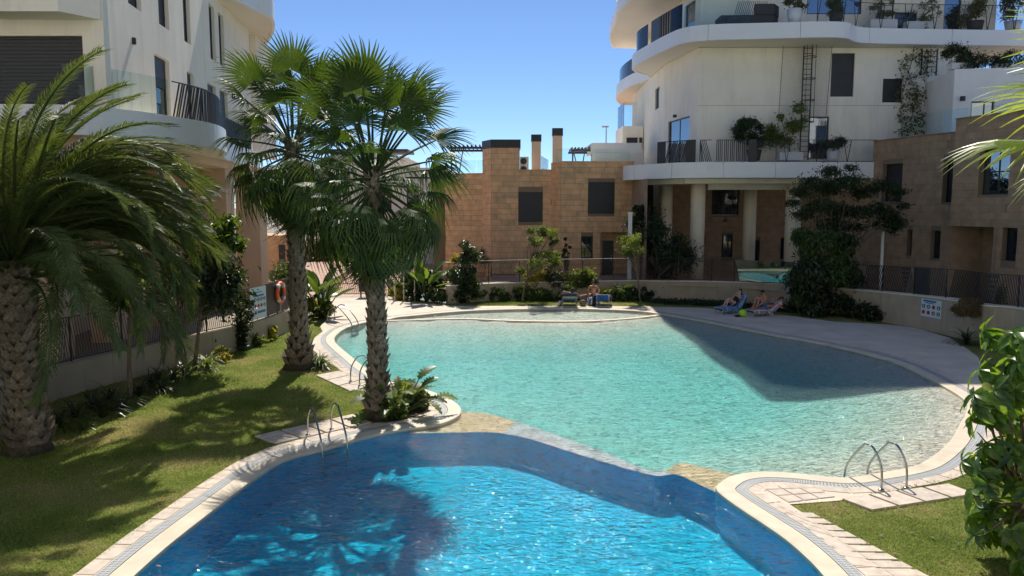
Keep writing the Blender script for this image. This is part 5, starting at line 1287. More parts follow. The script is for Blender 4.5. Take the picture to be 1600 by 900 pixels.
rl = ['dark strappy plant %s in the shaded row along the left wall' % w_ for w_ in ('nearest the date palm trunk', 'second from the date palm', 'third from the date palm', 'fourth from the date palm', 'left of the slender tree', 'right of the slender tree', 'seventh from the date palm', 'eighth from the date palm', 'left of the two-stemmed tree', 'touching the two-stemmed tree', 'close against the concrete', 'farthest out on the grass')]
strappy(rl, row, .85, 'dark', 38, group='strappy plants along the left wall')
strappy('grassy green clump by the date palm trunk catching some sun', [(*G(128, 672), 0, .8)], .8, 'mid', 30, group=None)
strappy('bright green arching clump on the sunny lawn edge below the slatted fence', [(*G(321, 577), 0, 1.35)], .8, 'light', 70, group=None)
strappy('clump of strap leaves growing at the right foot of the rear fan palm', [(*G(500, 575), 0, 1.3)], .75, 'mid', 80, group=None)
strappy('dark spiky clump on the narrow strip below the dry shrub at the right wall', [(*G(1510, 538), 0, 1.4)], .8, 'dark', 60, group=None)
strappy('dark spiky plant at the foot of the climbing plant on the right wall', [(*G(1545, 540), 0, 1.2)], .8, 'dark', 50, group=None)
bush('small yellow-green shrub next to the arching clump on the left lawn edge', (*G(348, 566), .28), (.35, .3, .28), 420, .14, 'yellow', second=('mid', 200))
bush('yellow-tipped croton shrub against the left wall below the info board', (*G(425, 531), .38), (.35, .3, .4), 380, .18, 'yellow', second=('light', 200))
bush('low green shrub beside the croton on the left lawn edge', (*G(402, 540), .25), (.4, .3, .25), 380, .15, 'light', second=('mid', 250))
# climbers on walls
def climber(label, pts, n, size, mat, dens=.18, name='climbing_plant', second=None):
    t = thing(name, label, 'climbing plant', (0, 0, 0)); cl = [(x, y, z, dens * rnd.uniform(.7, 1.4), dens * .6, dens * rnd.uniform(.8, 1.5)) for x, y, z in pts]; cloud('foliage', cl, n, size, L[mat], t, .6)
    if second: cloud('foliage', cl, second[1], size, L[second[0]], t, .6)
    for k in range(3): MB().tube([(x + rnd.uniform(-.1, .1), y, z) for x, y, z in pts[k::2]], .012, 4).build('stem', M['trunkthin'], t)
    return t
x, y = G(380, 548); climber('dark ivy column climbing the left wall and fence near the info board', [(x - .15 + .06 * k * (k % 2), y + .05, .15 + .24 * k) for k in range(9)], 1500, .13, 'dark', .24)
x, y = G(1552, 528); climber('dark climber on the concrete wall at the far right', [(x + .1 * (k % 3), y - .02, .1 + .22 * k) for k in range(9)], 1300, .12, 'dark', .26)
x, y = G(1500, 500, .9); t = bush('dry reddish-brown shrub hanging over the right wall beside the pictogram sign', (x + .25, y - .1, 1.35), (.75, .4, .42), 2600, .16, 'brown', sub=.4, aspect=.16, second=('olive', 700), stem=False)
# broad-leaf tree by the left wall, two stems, with sunlit leaves against the pier
x, y = G(298, 577); t = thing('plumeria_tree', 'two-stemmed broad-leaved tree in front of the left wall, lit leaves at its top', 'tree', (0, 0, 0))
c1 = ell((x + .3, y, 2.9), (1.5, .9, .9), 9, .42, 3); c2 = ell((x + .9, y + .6, 4.3), (.9, .7, 1.1), 9, .36, 6)
cloud('crown', c1, 1700, .26, L['dark'], t, .42); cloud('crown', c2, 900, .26, L['mid'], t, .42); cloud('crown', c2[:5], 300, .26, L['ficus'], t, .42)
limbs(t, (x - .12, y, -.05), [q_[:3] for q_ in c1[:6]], .07, fork=(x - .35, y, 1.3)); limbs(t, (x + .12, y, -.05), [q_[:3] for q_ in c2[:7]], .07, fork=(x + .35, y, 1.5))
x, y = G(204, 622); t = thing('slender_tree', 'slender-stemmed tree with leafy top under the date palm fronds by the left wall', 'tree', (0, 0, 0)); c1 = ell((x - .1, y, 3.6), (1.1, .8, 1.0), 9, .42, 9)
cloud('crown', c1, 2000, .2, L['mid'], t, .4); limbs(t, (x, y, -.05), [q_[:3] for q_ in c1[:6]], .06, fork=(x + .12, y, 2.4))
# philodendron and low shrubs at the foot of the front palm
def paddle_leaf(seed, Ln, wd, droop, mat, lobes=False):
    q = random.Random(seed); K = 12; mb = MB(); p = Vector((0, 0, 0)); e = 0.0; mb.tube([(-.02, 0, 0), (Ln * .1, 0, 0)], .01, 4)
    for i in range(K + 1):
        f = i / K; hw = wd * .5 * (math.sin(math.pi * min(1, .06 + f * .94)) ** .7) * (1 if not lobes else (1 if i % 2 else .45)); z = -droop * Ln * f * f
        mb.v += [(Ln * f, -hw, z + hw * .25), (Ln * f, 0, z), (Ln * f, hw, z + hw * .25)]
    b = len(mb.v) - 3 * (K + 1)
    for k in range(K): u = b + k * 3; mb.f += [(u, u + 3, u + 4, u + 1), (u + 1, u + 4, u + 5, u + 2)]
    me = bpy.data.meshes.new('leaf'); me.from_pydata(mb.v, [], mb.f); me.materials.append(L[mat]); return me
def rosette(label, base, meshes, n, stalk, els, name, cat='plant', group=None, sc_=1, thick=.014):
    t = thing(name, label, cat, base, group=group); q = random.Random(int(abs(base[0] * 100)))
    for i in range(n):
        az = i * 2.39996 + q.uniform(-.3, .3); el = R(q.uniform(*els)); L_ = stalk * q.uniform(.6, 1.1); b0_ = Vector((math.cos(az) * .05, math.sin(az) * .05, 0)); tip = b0_ + Vector((math.cos(az) * math.cos(el), math.sin(az) * math.cos(el), math.sin(el))) * L_
        MB().tube([tuple(b0_), tuple(tip)], thick, 5).build('leaf_stalk', L['mid'], t); place_leaf(q.choice(meshes), t, tip, az, el - R(q.uniform(10, 35)), sc_ * q.uniform(.8, 1.15), q.uniform(-.5, .5), 'leaf')
    return t
PH = [paddle_leaf(1, .55, .42, .35, 'mid', True), paddle_leaf(2, .5, .38, .5, 'light', True)]
x, y = G(622, 652); rosette('cut-leaved philodendron leaning at the right of the front palm trunk', (x, y + .25, 0), PH, 34, 1.0, (12, 82), 'philodendron')
for k, (px, py, r_, mt_, lab) in enumerate(((648, 640, .42, 'mid', 'low leafy shrub at the tip of the planted peninsula'), (612, 655, .36, 'mid', 'low bronze-tinted shrub right against the front palm foot'), (640, 622, .42, 'light', 'bright leafy shrub behind the philodendron on the planted peninsula'))):
    x, y = G(px, py); bush(lab, (x, y + .1, .25), (r_, r_, .3), 700, .17, mt_, second=('yellow' if k == 0 else 'light', 240))
sb_ = MB().prism(smooth([G(*p) for p in [(568,652),(600,661),(640,654),(664,642),(664,630),(640,612),(600,603),(570,612)]], 5, True), 0, .018, (), False, False).build('planting_bed', M['soil']); tag(sb_, kind='structure')
# banana by the gate, dark banana on the right of the gate
BN = [paddle_leaf(5, 1.1, .5, .25, 'banana'), paddle_leaf(6, .95, .46, .5, 'banana'), paddle_leaf(7, 1.2, .48, .1, 'mid')]
x, y = G(500, 497); rosette('upright bird-of-paradise plant with big paddle leaves left of the gate', (x, y + .3, 0), BN, 24, 1.55, (50, 88), 'banana_plant', thick=.03)
bush('dense low shrub at the foot of the big paddle-leaved plant', (x + .1, y + .1, .45), (.65, .5, .5), 1500, .17, 'mid', second=('yellow', 130))
bush('yellow-flecked shrub at the left foot of the big paddle-leaved plant', (*G(490, 492), .5), (.5, .5, .5), 1100, .17, 'yellow', second=('mid', 700))
bush('dark round shrub filling the corner at the left wall end', (*G(482, 478), .7), (.7, .6, .7), 1700, .18, 'dark', second=('mid', 700))
bush('tall grassy olive shrub behind the lifebuoy panel', (*G(462, 486), .9), (.55, .8, .8), 1700, .16, 'olive', second=('light', 500))
bush('green shrub between the lifebuoy panel and the rear palm trunk', (*G(452, 470, .9), 1.5), (.9, .9, .8), 1600, .2, 'mid', second=('olive', 500))
x, y = G(665, 473); rosette('dark bird-of-paradise plant behind the stakes on the right of the gate', (x, y + .4, 0), [BN[2]] + BN[:1], 20, 1.6, (55, 88), 'banana_plant', thick=.03)
for lab, px, py, r_, h_, n_, a_, b_ in (('dark mixed shrub at the left end of the far lawn', 690, 474, .8, .55, 1700, 'mid', ('dark', 700)), ('low round dark shrub under the drooping tree', 726, 474, 1.0, .5, 2300, 'dark', ('mid', 700)), ('yellowish shrub at the left corner of the planting bed by the gate', 622, 468, .55, .5, 900, 'yellow', ('mid', 700)), ('leafy shrub behind the wooden stakes by the gate', 648, 470, .6, .55, 1100, 'dark', ('mid', 500)), ('tall dark leafy shrub filling the bed behind the stakes', 672, 470, .95, 1.0, 2600, 'dark', ('mid', 1200)), ('olive bushy shrub left of the drooping tree', 700, 466, .8, .9, 2200, 'mid', ('olive', 900)), ('tall yellow-green shrub just behind the gate on the right', 640, 462, .9, 1.1, 2200, 'light', ('mid', 1200))):
    x, y = G(px, py); bush(lab, (x, y + .3, h_), (r_, .6, h_), n_, .2, a_, second=b_)
for k, (px, l_) in enumerate(((617, 'left'), (631, 'middle'), (648, 'right'))):
    x, y = G(px, 470); t = thing('tree_stake', '%s one of the three thin wooden stakes supporting young trees right of the gate' % l_, 'stake', (x, y, 0)); MB().tube([(0, 0, -.1), (.02, 0, 2.0 + .25 * k)], .045, 7).build('pole', M['travertine'], t); MB().tube([(-.06, 0, 1.5), (.06, 0, 1.5)], .05, 6).build('tie', M['rubber'], t)
# hedge row along the foot of the back wall
hedge_px = [(758,468),(785,468),(812,469),(842,469),(868,469),(892,468),(955,469),(975,469),(997,469)]
for k, (px, py) in enumerate(hedge_px):
    x, y = G(px, py - 1); lab = 'leafy low plant %s, by the far wall' % ('at the left end by the drooping tree', 'second from the drooping tree', 'just left of the leaning sapling stem', 'just right of the leaning sapling stem', 'left of the people on chairs', 'directly behind the people on chairs', 'just right of the sitting person', 'between the sitting person and the sapling', 'at the foot of the pale-stemmed sapling')[k]
    bush(lab, (x, min(y, 44.3), .38), (.72, .42, .46), 1300, .19, 'mid' if k < 8 else 'dark', second=('light' if k % 2 else 'yellow', 110), nclump=7)
for lab, px, a_, b_, r_ in (('pinkish-yellow flowering shrub spilling over the far wall, left part', 838, 'yellow', ('brown', 800), 1.1), ('dark middle shrub spilling over the far wall', 868, 'olive', ('dark', 900), .9), ('green shrub spilling over the far wall behind the people', 912, 'light', ('mid', 1100), 1.25)):
    c = P(px, 436, 45.3); bush(lab, (c.x, 45.2, 1.25), (r_, .42, .5), 1300, .17, a_, second=b_, stem=False)
    MB().tube([(c.x, 45.6, .9), (c.x, 45.3, 1.5)], .03, 6).build('stem', M['trunkthin'], [o for o in col.objects if o.name.startswith('shrub') and o.parent is None][-1])
# dark ground cover in the shaded strip
gc_pts = []
strip = [G(1030, 476), G(1100, 478), G(1180, 484), G(1240, 489)]
rs = resample(smooth(strip, 4), .5); cl = [(p[0], p[1] + .55, .12, .45, .5, .16) for p in rs]
t = cloud('ground_cover', cl, 5200, .14, L['dark']); tag(t, kind='stuff')
for lab, px, py, r_, n_ in (('dark spreading ground shrub right of the umbrella plant', 1330, 496, 1.0, 2200), ('low dark shrub at the right end of the shaded bed', 1365, 503, .6, 1000), ('low dark shrub between the loungers and the umbrella plant', 1262, 489, .9, 1700)):
    x, y = G(px, py); bush(lab, (x, y + .45, .35), (r_, .6, .42), n_, .2, 'dark')
# stone planter with a dwarf palm by the golden house
pl = thing('stone_planter', 'rubble stone raised planter at the left corner of the golden house', 'planter', (0, 0, 0)); A, B = P(692, 440, 48.2), P(768, 440, 48.2); MB().box(A.x, 48.2, .8, B.x, 49.2, 1.95).build('planter_body', M['joint'], pl)
for r_ in range(4):
    x = A.x
    while x < B.x - .15:
        w_ = rnd.uniform(.25, .45); o = bpy.data.objects.new('stone', UNIT('stone', M['stone_l'])); put(o, pl); o.location = (x + w_ / 2, 48.19 + rnd.uniform(-.02, .02), .93 + r_ * .28); o.scale = (min(w_, B.x - x) - .03, .12, .25); o.rotation_euler = (0, rnd.uniform(-.06, .06), 0); x += w_
t = thing('dwarf_palm', 'dwarf palm in the stone planter beside the golden house', 'plant', (P(744, 425, 48.7).x, 48.7, 1.7))
for i in range(13): place_leaf(FAN[i % 3], t, Vector((0, 0, .1)), i * 2.4, R(75 - 75 * i / 13), .55, 0)
bush('dry yellow grassy shrub in the stone planter', (P(712, 425, 48.7).x, 48.7, 2.0), (.8, .4, .5), 1200, .2, 'yellow', second=('brown', 500))
# background greenery behind the gate and the left colonnade
for lab, px, py, Y, rx, rz, n_, a_, b_ in (('brownish hedge far behind the gate at the end of the brick path', 500, 402, 66, 4.5, 1.3, 4200, 'brown', ('olive', 2500)), ('green hedge along the far side of the brick square', 590, 405, 68, 4.5, 1.2, 4200, 'mid', ('yellow', 1200)), ('dark pine crown seen through the gap of the colonnade', 325, 272, 70, 3.5, 4.2, 3800, 'dark', None), ('dark green tree far left behind the colonnade', 250, 330, 60, 4.5, 4.0, 4000, 'dark', ('mid', 900)), ('green garden shrub beside the tan wall block', 452, 425, 47, 1.2, .7, 1500, 'olive', ('mid', 700))):
    c = P(px, py, Y); bush(lab, (c.x, Y, c.z), (rx, 1.5, rz), n_, .32 if Y > 50 else .2, a_, second=b_, cat='hedge' if 'hedge' in lab else ('tree' if rz > 3 else 'shrub'), name='hedge' if 'hedge' in lab else ('tree' if rz > 3 else 'shrub'), nclump=16, stem=True)
# ---- potted plants on the tower
def potted(label, px, py, Y, pw, ph, style, pr, pz, n_, size, mat, second=None, cpx=None, cpy=None, long=None):
    b = P(px, py, Y); t = thing('potted_plant', label, 'potted plant', (b.x, Y, b.z))
    if style == 'long': o = MB().box(-long / 2, -.25, 0, long / 2, .25, ph).build('planter_box', M['whitepl'], t); bevel(o, .03)
    else: MB().lathe([(pw * .38, 0), (pw * .5, ph), (pw * .44, ph), (pw * .42, ph - .06)], 20).build('pot', M['rubber'] if style == 'dark' else M['whitepl'], t, True)
    c = P(cpx or px, cpy, Y); cc = (c.x - b.x, 0, c.z - b.z); cl = ell(cc, pr if isinstance(pr, tuple) else (pr, pr * .8, pz), 10, .4, int(px)); cloud('foliage', cl, n_, size, L[mat], t, .42)
    if second: cloud('foliage', cl, second[1], size, L[second[0]], t, .42)
    limbs(t, (0, 0, ph - .1), [q_[:3] for q_ in cl[:6]], .04, name='stem', fork=(cc[0] * .3, 0, ph + (cc[2] - ph) * .35)); return t
Yb = 45.75
potted('round dark-leaved tree in a black tapered pot on the lower tower balcony', 1178, 251, Yb, .85, .62, 'dark', .95, 1.15, 3000, .16, 'dark', ('mid', 500), 1170, 200)
potted('bamboo in a long low white planter beside the caged ladder', 1234, 251, Yb, .6, .5, 'long', 1.15, 1.45, 1300, .2, 'light', ('mid', 600), 1230, 190, 1.4)
potted('round dark shrub in a white pot on the lower tower balcony', 1301, 253, Yb, .75, .62, 'white', .62, .5, 1900, .13, 'dark', ('olive', 500), 1303, 222)
Yt = 45.0; 
potted('olive shrub in a tall white pot on the upper terrace', 1241, 36, Yt, .85, .75, 'white', .55, .7, 900, .15, 'olive', None, 1242, 2)
potted('dark green shrub in a dark pot on the upper terrace', 1306, 37, Yt, .8, .6, 'dark', .6, .75, 1500, .15, 'mid', ('olive', 500), 1305, 8)
potted('golden olive bush in a dark pot on the upper terrace near the right', 1523, 50, 46.8, .95, .6, 'dark', .85, .85, 1900, .15, 'olive', ('yellow', 500), 1525, 18)
potted('olive bush in a white tapered pot at the right end of the upper terrace', 1582, 50, 46.8, .95, .6, 'white', .75, .8, 1300, .15, 'olive', ('mid', 400), 1584, 14)
potted('dense round olive shrub in a white trough on top of the white terrace block', 1498, 109, 42.8, .8, .35, 'long', (1.25, .7, .6), .6, 3000, .14, 'dark', ('olive', 1200), 1504, 88, 1.0)
potted('flat dark shrub in a dark box on the white terrace block at the right', 1575, 109, 42.5, .8, .3, 'long', (1.2, .6, .45), .45, 1900, .14, 'dark', ('olive', 400), 1580, 95, 1.6)
potted('climbing shrub in a white trough on the upper terrace left of the black ladder', 1378, 46, 46.6, .8, .55, 'long', (.9, .3, 1.2), 1.2, 700, .14, 'olive', ('light', 300), 1378, 14, 1.6)
potted('sparse climber in a white trough on the upper terrace right of the black ladder', 1436, 48, 46.6, .8, .5, 'long', (1.0, .3, 1.1), 1.1, 600, .14, 'olive', ('light', 300), 1446, 18, 1.7)
t = climber('thin climbing plant spreading over wires on the cream tower wall beside the white block', [(P(px, py, 46.5).x, 46.55, P(px, py, 46.5).z) for px, py in ((1415,205),(1425,190),(1420,170),(1432,160),(1428,140),(1420,120),(1440,180),(1445,150),(1415,100),(1445,110),(1430,85),(1450,90),(1410,145),(1440,200),(1408,185))], 850, .17, 'olive', .42, second=('light', 250))
wn = thing('wire_trellis', 'fine wire mesh trellis hung on the cream wall around the caged ladder', 'trellis', (0, 0, 0)); A, B, C_ = P(1222, 70, 46.6), P(1298, 70, 46.6), P(1210, 250, 46.6)
MB().quad((C_.x, 46.4, C_.z), (B.x, 46.4, C_.z), (B.x, 46.4, A.z), (A.x, 46.4, A.z)).build('mesh', M['wire'], wn); MB().tube([(A.x, 46.38, A.z), (C_.x, 46.38, C_.z)], .015, 5).build('cable', M['dark'], wn); MB().tube([(B.x, 46.38, A.z), (B.x - .3, 46.38, C_.z)], .015, 5).build('cable', M['dark'], wn)
# ---- grass blades on the near lawns
def blades(name, poly_in, nb, x0, x1, y0, y1, hgt=.05):
    n_ = nb; X = rg.uniform(x0, x1, n_ * 3); Y = y0 + (y1 - y0) * rg.random(n_ * 3) ** 1.5
    inner = offset(POOL, OS * .9)[::4]; pin = np.array(inner)
    keep = np.ones(len(X), bool)
    def pip(poly):
        c = np.zeros(len(X), bool); j = len(poly) - 1
        for i in range(len(poly)):
            xi, yi = poly[i][0], poly[i][1]; xj, yj = poly[j][0], poly[j][1]
            if yi != yj: c ^= ((yi > Y) != (yj > Y)) & (X < (xj - xi) * (Y - yi) / (yj - yi) + xi)
            j = i
        return c
    keep &= ~pip(DECKN) & pip(poly_in)
    X, Y = X[keep][:n_], Y[keep][:n_]; n_ = len(X); a = rg.random(n_) * 6.283; h = hgt * rg.uniform(.4, 1.1, n_); ln = rg.normal(size=(n_, 2)) * .022; wd = .0045 + Y * .00022
    Z0 = np.full(n_, -.018); V_ = np.stack([np.stack([X - np.cos(a) * wd, Y - np.sin(a) * wd, Z0], 1), np.stack([X + np.cos(a) * wd, Y + np.sin(a) * wd, Z0], 1), np.stack([X + ln[:, 0], Y + ln[:, 1], Z0 + h], 1)], 1).reshape(-1, 3)
    o = tri_mesh(name, V_, np.arange(n_ * 3).reshape(-1, 3), M['blade']); tag(o, kind='stuff')
DECKN = deck_w; slabs = []
blades('grass', lawn_outer, 330000, -13.5, -3.3, 9.8, 36)
blades('grass', lawn_outer, 70000, 5.3, 11.5, 9.8, 17.5)
blades('grass', lawn_outer, 50000, -4.5, 8.5, 40.5, 44, .07)
# ================================================ PEOPLE, LOUNGERS, GATE, SIGNS
def skinmat(name, c):
    m, n, out = newmat(name); f = noise(n, coords(n), 8, 3); p = principled(n, out, ramp(n, f, [(.3, sh(c, .9)), (.7, sh(c, 1.08))]), .5); p.inputs['Subsurface Weight'].default_value = .08; return m
M['skin_tan'] = skinmat('tanned_skin', (.50, .24, .13)); M['skin_pale'] = skinmat('pale_skin', (.62, .40, .30))
M['hair'] = plain('dark_hair', (.02, .014, .01), .6, var=.3, scale=40, bmp=.5, bscale=120); M['redhair'] = plain('auburn_hair', (.11, .025, .015), .6, var=.3, scale=40, bmp=.4)
M['cloth_blue'] = plain('blue_cloth', (.02, .16, .42), .85, bmp=.4); M['cloth_black'] = plain('black_cloth', (.012, .012, .016), .85); M['bluefab'] = plain('bright_blue_fabric', (.02, .13, .45), .8, bmp=.3)
m, n, out = newmat('striped_towel'); wv_ = nd(n, 'ShaderNodeTexWave'); wv_.inputs['Scale'].default_value = 3.2; wv_.bands_direction = 'X'; n.links.new(coords(n, (1, 1, 1), True), wv_.inputs[0])
r_ = ramp(n, wv_.outputs['Fac'], [(0, (.03, .07, .20)), (.3, (.03, .07, .20)), (.34, (.30, .03, .04)), (.55, (.04, .25, .35)), (.7, (.45, .42, .3)), (.85, (.05, .05, .08))]); r_.node.color_ramp.interpolation = 'CONSTANT'; principled(n, out, r_, .9); M['stripes'] = m
def towelmat(name, a, b, c, s):
    m, n, out = newmat(name); f = noise(n, coords(n, (1, 1, 1), True), s, 1); r_ = ramp(n, f, [(0, a), (.45, b), (.56, c)]); r_.node.color_ramp.interpolation = 'CONSTANT'; principled(n, out, r_, .9); return m
M['blue_towel'] = towelmat('light_blue_towel', (.08, .19, .36), (.13, .27, .46), (.26, .36, .48), 6)
M['floral'] = towelmat('white_and_blue_floral_towel', (.75, .77, .8), (.7, .73, .8), (.08, .14, .4), 7)
M['pattern'] = towelmat('patterned_red_towel', (.10, .35, .55), (.5, .12, .14), (.55, .5, .4), 6)
M['lime'] = plain('lime_ball_rubber', (.42, .80, .03), .35, var=.05, bmp=.05); M['orange'] = plain('orange_lifebuoy', (.9, .15, .04), .5, var=.08, bmp=.1)
M['signwhite'] = plain('sign_white', (.62, .70, .70), .5, var=.03, bmp=0); M['signblue'] = plain('sign_blue', (.05, .14, .36), .5, bmp=0); M['signred'] = plain('sign_red', (.5, .05, .06), .5, bmp=0); M['signblack'] = plain('sign_black', (.02, .02, .025), .5, bmp=0)
def person(label, J, loc, rz, skin, hair, hairlong=0, wear=(), look=0):
    """J: joint positions; one continuous skinned body grown from the pelvis"""
    t = thing('person', label, 'person', loc, rz); V_, E_, Rd = [], [], []
    def add(p, r, par=None):
        V_.append(tuple(p)); Rd.append(r); 
        if par is not None: E_.append((par, len(V_) - 1))
        return len(V_) - 1
    g = {k: Vector(v) for k, v in J.items()}
    pel = add(g['pelvis'], .125); wst = add(g['pelvis'].lerp(g['chest'], .5), .105, pel); ch = add(g['chest'], .125, wst)
    nk = add(g['neck'], .055, ch); hd0 = add(g['neck'].lerp(g['head'], .45), .062, nk); hd = add(g['head'], .09, hd0); up_ = (g['head'] - g['neck']).normalized(); add(g['head'] + up_ * .085, .07, hd)
    for s in 'LR':
        sh_ = add(g['sh' + s], .06, ch); e = add(g['el' + s], .042, sh_); w_ = add(g['wr' + s], .028, e); hdr = (g['wr' + s] - g['el' + s]).normalized(); pm = add(g['wr' + s] + hdr * .06, .026, w_)
        sv = hdr.cross(Vector((0, 0, 1))); sv = sv.normalized() if sv.length > .1 else Vector((0, 1, 0)); dn = sv.cross(hdr)
        for k, (o_, l_) in enumerate(((-.03, .062), (-.011, .075), (.009, .07), (.028, .055))):
            b_ = add(g['wr' + s] + hdr * .10 + sv * o_, .0095, pm); m_ = add(g['wr' + s] + hdr * (.10 + l_ * .55) + sv * o_ * 1.1 - dn * .008, .0085, b_); add(g['wr' + s] + hdr * (.10 + l_) + sv * o_ * 1.1 - dn * .025, .007, m_)
        th1 = add(g['wr' + s] + hdr * .055 - sv * .045, .010, pm); add(g['wr' + s] + hdr * .085 - sv * .065 - dn * .01, .0085, th1)
        hp = add(g['pelvis'] + (g['kn' + s] - g['pelvis']) * .12 + (Vector((0, .09 if s == 'L' else -.09, 0))), .098, pel); md_ = add((g['pelvis'] + g['kn' + s]) / 2 + Vector((0, .07 if s == 'L' else -.07, 0)), .082, hp)
        kn = add(g['kn' + s], .06, md_); cf = add(g['kn' + s].lerp(g['an' + s], .35), .056, kn); an = add(g['an' + s], .036, cf); add(g['to' + s], .028, an)
    me = bpy.data.meshes.new('body'); me.from_pydata(V_, E_, []); me.materials.append(skin); o = bpy.data.objects.new('body', me); put(o, t)
    sk = o.modifiers.new('skin', 'SKIN'); sk.use_smooth_shade = True
    for i, d_ in enumerate(me.skin_vertices[0].data): d_.radius = (Rd[i], Rd[i]); d_.use_root = (i == 0)
    ss = o.modifiers.new('sub', 'SUBSURF'); ss.levels = 1; ss.render_levels = 1
    # hair, face
    fdir = Matrix.Rotation(look, 3, 'Z') @ Vector((1, 0, 0)); fdir = (fdir - up_ * fdir.dot(up_)).normalized(); sdv = up_.cross(fdir); hc = g['head'] + up_ * .03
    hb = MB(); K = 12
    for i in range(9):
        th = math.pi * (.02 + .62 * i / 8)
        for k in range(K):
            ph = 2 * math.pi * k / K; front = max(0, math.cos(ph)); t2 = th * (1 - .42 * front); v_ = up_ * math.cos(t2) * .118 + (fdir * math.cos(ph) * .102 + sdv * math.sin(ph) * .095) * math.sin(t2) - fdir * .012
            hb.v.append(tuple(hc + v_))
    for i in range(8):
        for k in range(K): hb.f.append((i * K + k, i * K + (k + 1) % K, (i + 1) * K + (k + 1) % K, (i + 1) * K + k))
    hb.f.append(tuple(range(K)))
    if hairlong: hb.tube([tuple(hc - fdir * .09), tuple(hc - fdir * .12 - up_ * .12), tuple(hc - fdir * .11 - up_ * (.12 + hairlong))], [.06, .055, .02], 8)
    hb.build('hair', hair, t, True, fix=True)
    fc = MB()
    for sg in (-1, 1): p = g['head'] + fdir * .082 + sdv * .032 * sg + up_ * .012; fc.tube([tuple(p), tuple(p + fdir * .012)], .011, 8)
    fc.build('eyes', M['signblack'], t); ns = MB().tube([tuple(g['head'] + fdir * .08 + up_ * .01), tuple(g['head'] + fdir * .108 - up_ * .022), tuple(g['head'] + fdir * .085 - up_ * .03)], [.008, .015, .01], 6).build('nose', skin, t, True)
    mo = MB().bar(g['head'] + fdir * .088 - up_ * .05 - sdv * .022, g['head'] + fdir * .088 - up_ * .05 + sdv * .022, .008, .008); mo.build('mouth', M['signred'], t)
    for sg in (-1, 1): p = g['head'] + sdv * .088 * sg; MB().tube([tuple(p), tuple(p + sdv * .014 * sg - fdir * .01)], [.022, .015], 8).build('ear', skin, t, True)
    for (nm, pts, r_, mt_) in wear: MB().tube(smooth([tuple(p) for p in pts], 3), r_, 12).build(nm, mt_, t, True)
    return t
def lounger(label, loc, rz, back=55, cover=None, Ln=1.85, wd=.6, sh_=.32, backlen=.7, drape=None):
    """folding lounger: local +X runs from the head to the foot end"""
    t = thing('sun_lounger', label, 'sun lounger', loc, rz); b = R(back); hx = -Ln * .5 + backlen; fr = MB(); hw = wd / 2
    top = (hx - backlen * math.cos(b), sh_ + backlen * math.sin(b))
    for s in (-hw, hw): fr.tube([(top[0], s, top[1]), (hx, s, sh_), (Ln / 2, s, sh_)], .014, 6)
    fr.tube([(Ln / 2, -hw, sh_), (Ln / 2, hw, sh_)], .014, 6).tube([(top[0], -hw, top[1]), (top[0], hw, top[1])], .014, 6); fr.build('frame', M['whitepl'], t)
    for x, dx in ((Ln / 2 - .12, .1), (hx + .05, -.12)):
        MB().tube(smooth([(x, -hw, sh_), (x + dx, -hw, .05), (x + dx, -hw + .04, .015), (x + dx, hw - .04, .015), (x + dx, hw, .05), (x, hw, sh_)], 3), .014, 6).build('leg', M['whitepl'], t)
    MB().box(hx, -hw + .015, sh_ - .012, Ln / 2 - .02, hw - .015, sh_ + .012).build('seat', cover or M['bluefab'], t)
    pb = [Vector((hx, 0, sh_)), Vector((top[0], 0, top[1]))]; MB().bar(pb[0], pb[1], wd - .03, .022, (0, 1, 0)).build('backrest', cover or M['bluefab'], t) if False else None
    d_ = (pb[1] - pb[0]); nrm_ = Vector((d_.z, 0, -d_.x)).normalized() * .011; mb = MB(); q = []
    for p in pb:
        for s in (-hw + .015, hw - .015):
            for m_ in (-1, 1): q.append(tuple(p + Vector((0, s, 0)) + nrm_ * m_))
    mb.v = q; mb.f = [(0, 1, 3, 2), (4, 6, 7, 5), (0, 4, 5, 1), (2, 3, 7, 6), (0, 2, 6, 4), (1, 5, 7, 3)]; mb.build('backrest', cover or M['bluefab'], t, fix=True)
    return t, top, sh_, hx
def towel(label, loc, rz, prof, wd, mat, sag=.05):
    """cloth laid along a profile [(x,z)], edges hanging down"""
    t_ = MB(); pr = smooth([(x, z) for x, z in prof], 5); ys = [-wd / 2 - .02, -wd / 2, -wd / 4, 0, wd / 4, wd / 2, wd / 2 + .02]
    for i, (x, z) in enumerate(pr):
        for k, y in enumerate(ys): t_.v.append((x, y, z + .02 + (rnd.uniform(-.008, .008)) - (.22 + .06 * math.sin(i * 1.3) if k in (0, 6) else 0)))
    n_ = len(ys)
    for i in range(len(pr) - 1):
        for k in range(n_ - 1): t_.f.append((i * n_ + k, i * n_ + k + 1, (i + 1) * n_ + k + 1, (i + 1) * n_ + k))
    o = t_.build('towel', mat, None, True, loc=loc); o.rotation_euler = (0, 0, rz); m_ = o.modifiers.new('s', 'SOLIDIFY'); m_.thickness = .015; tag(o, label, 'towel'); return o
V3 = Vector
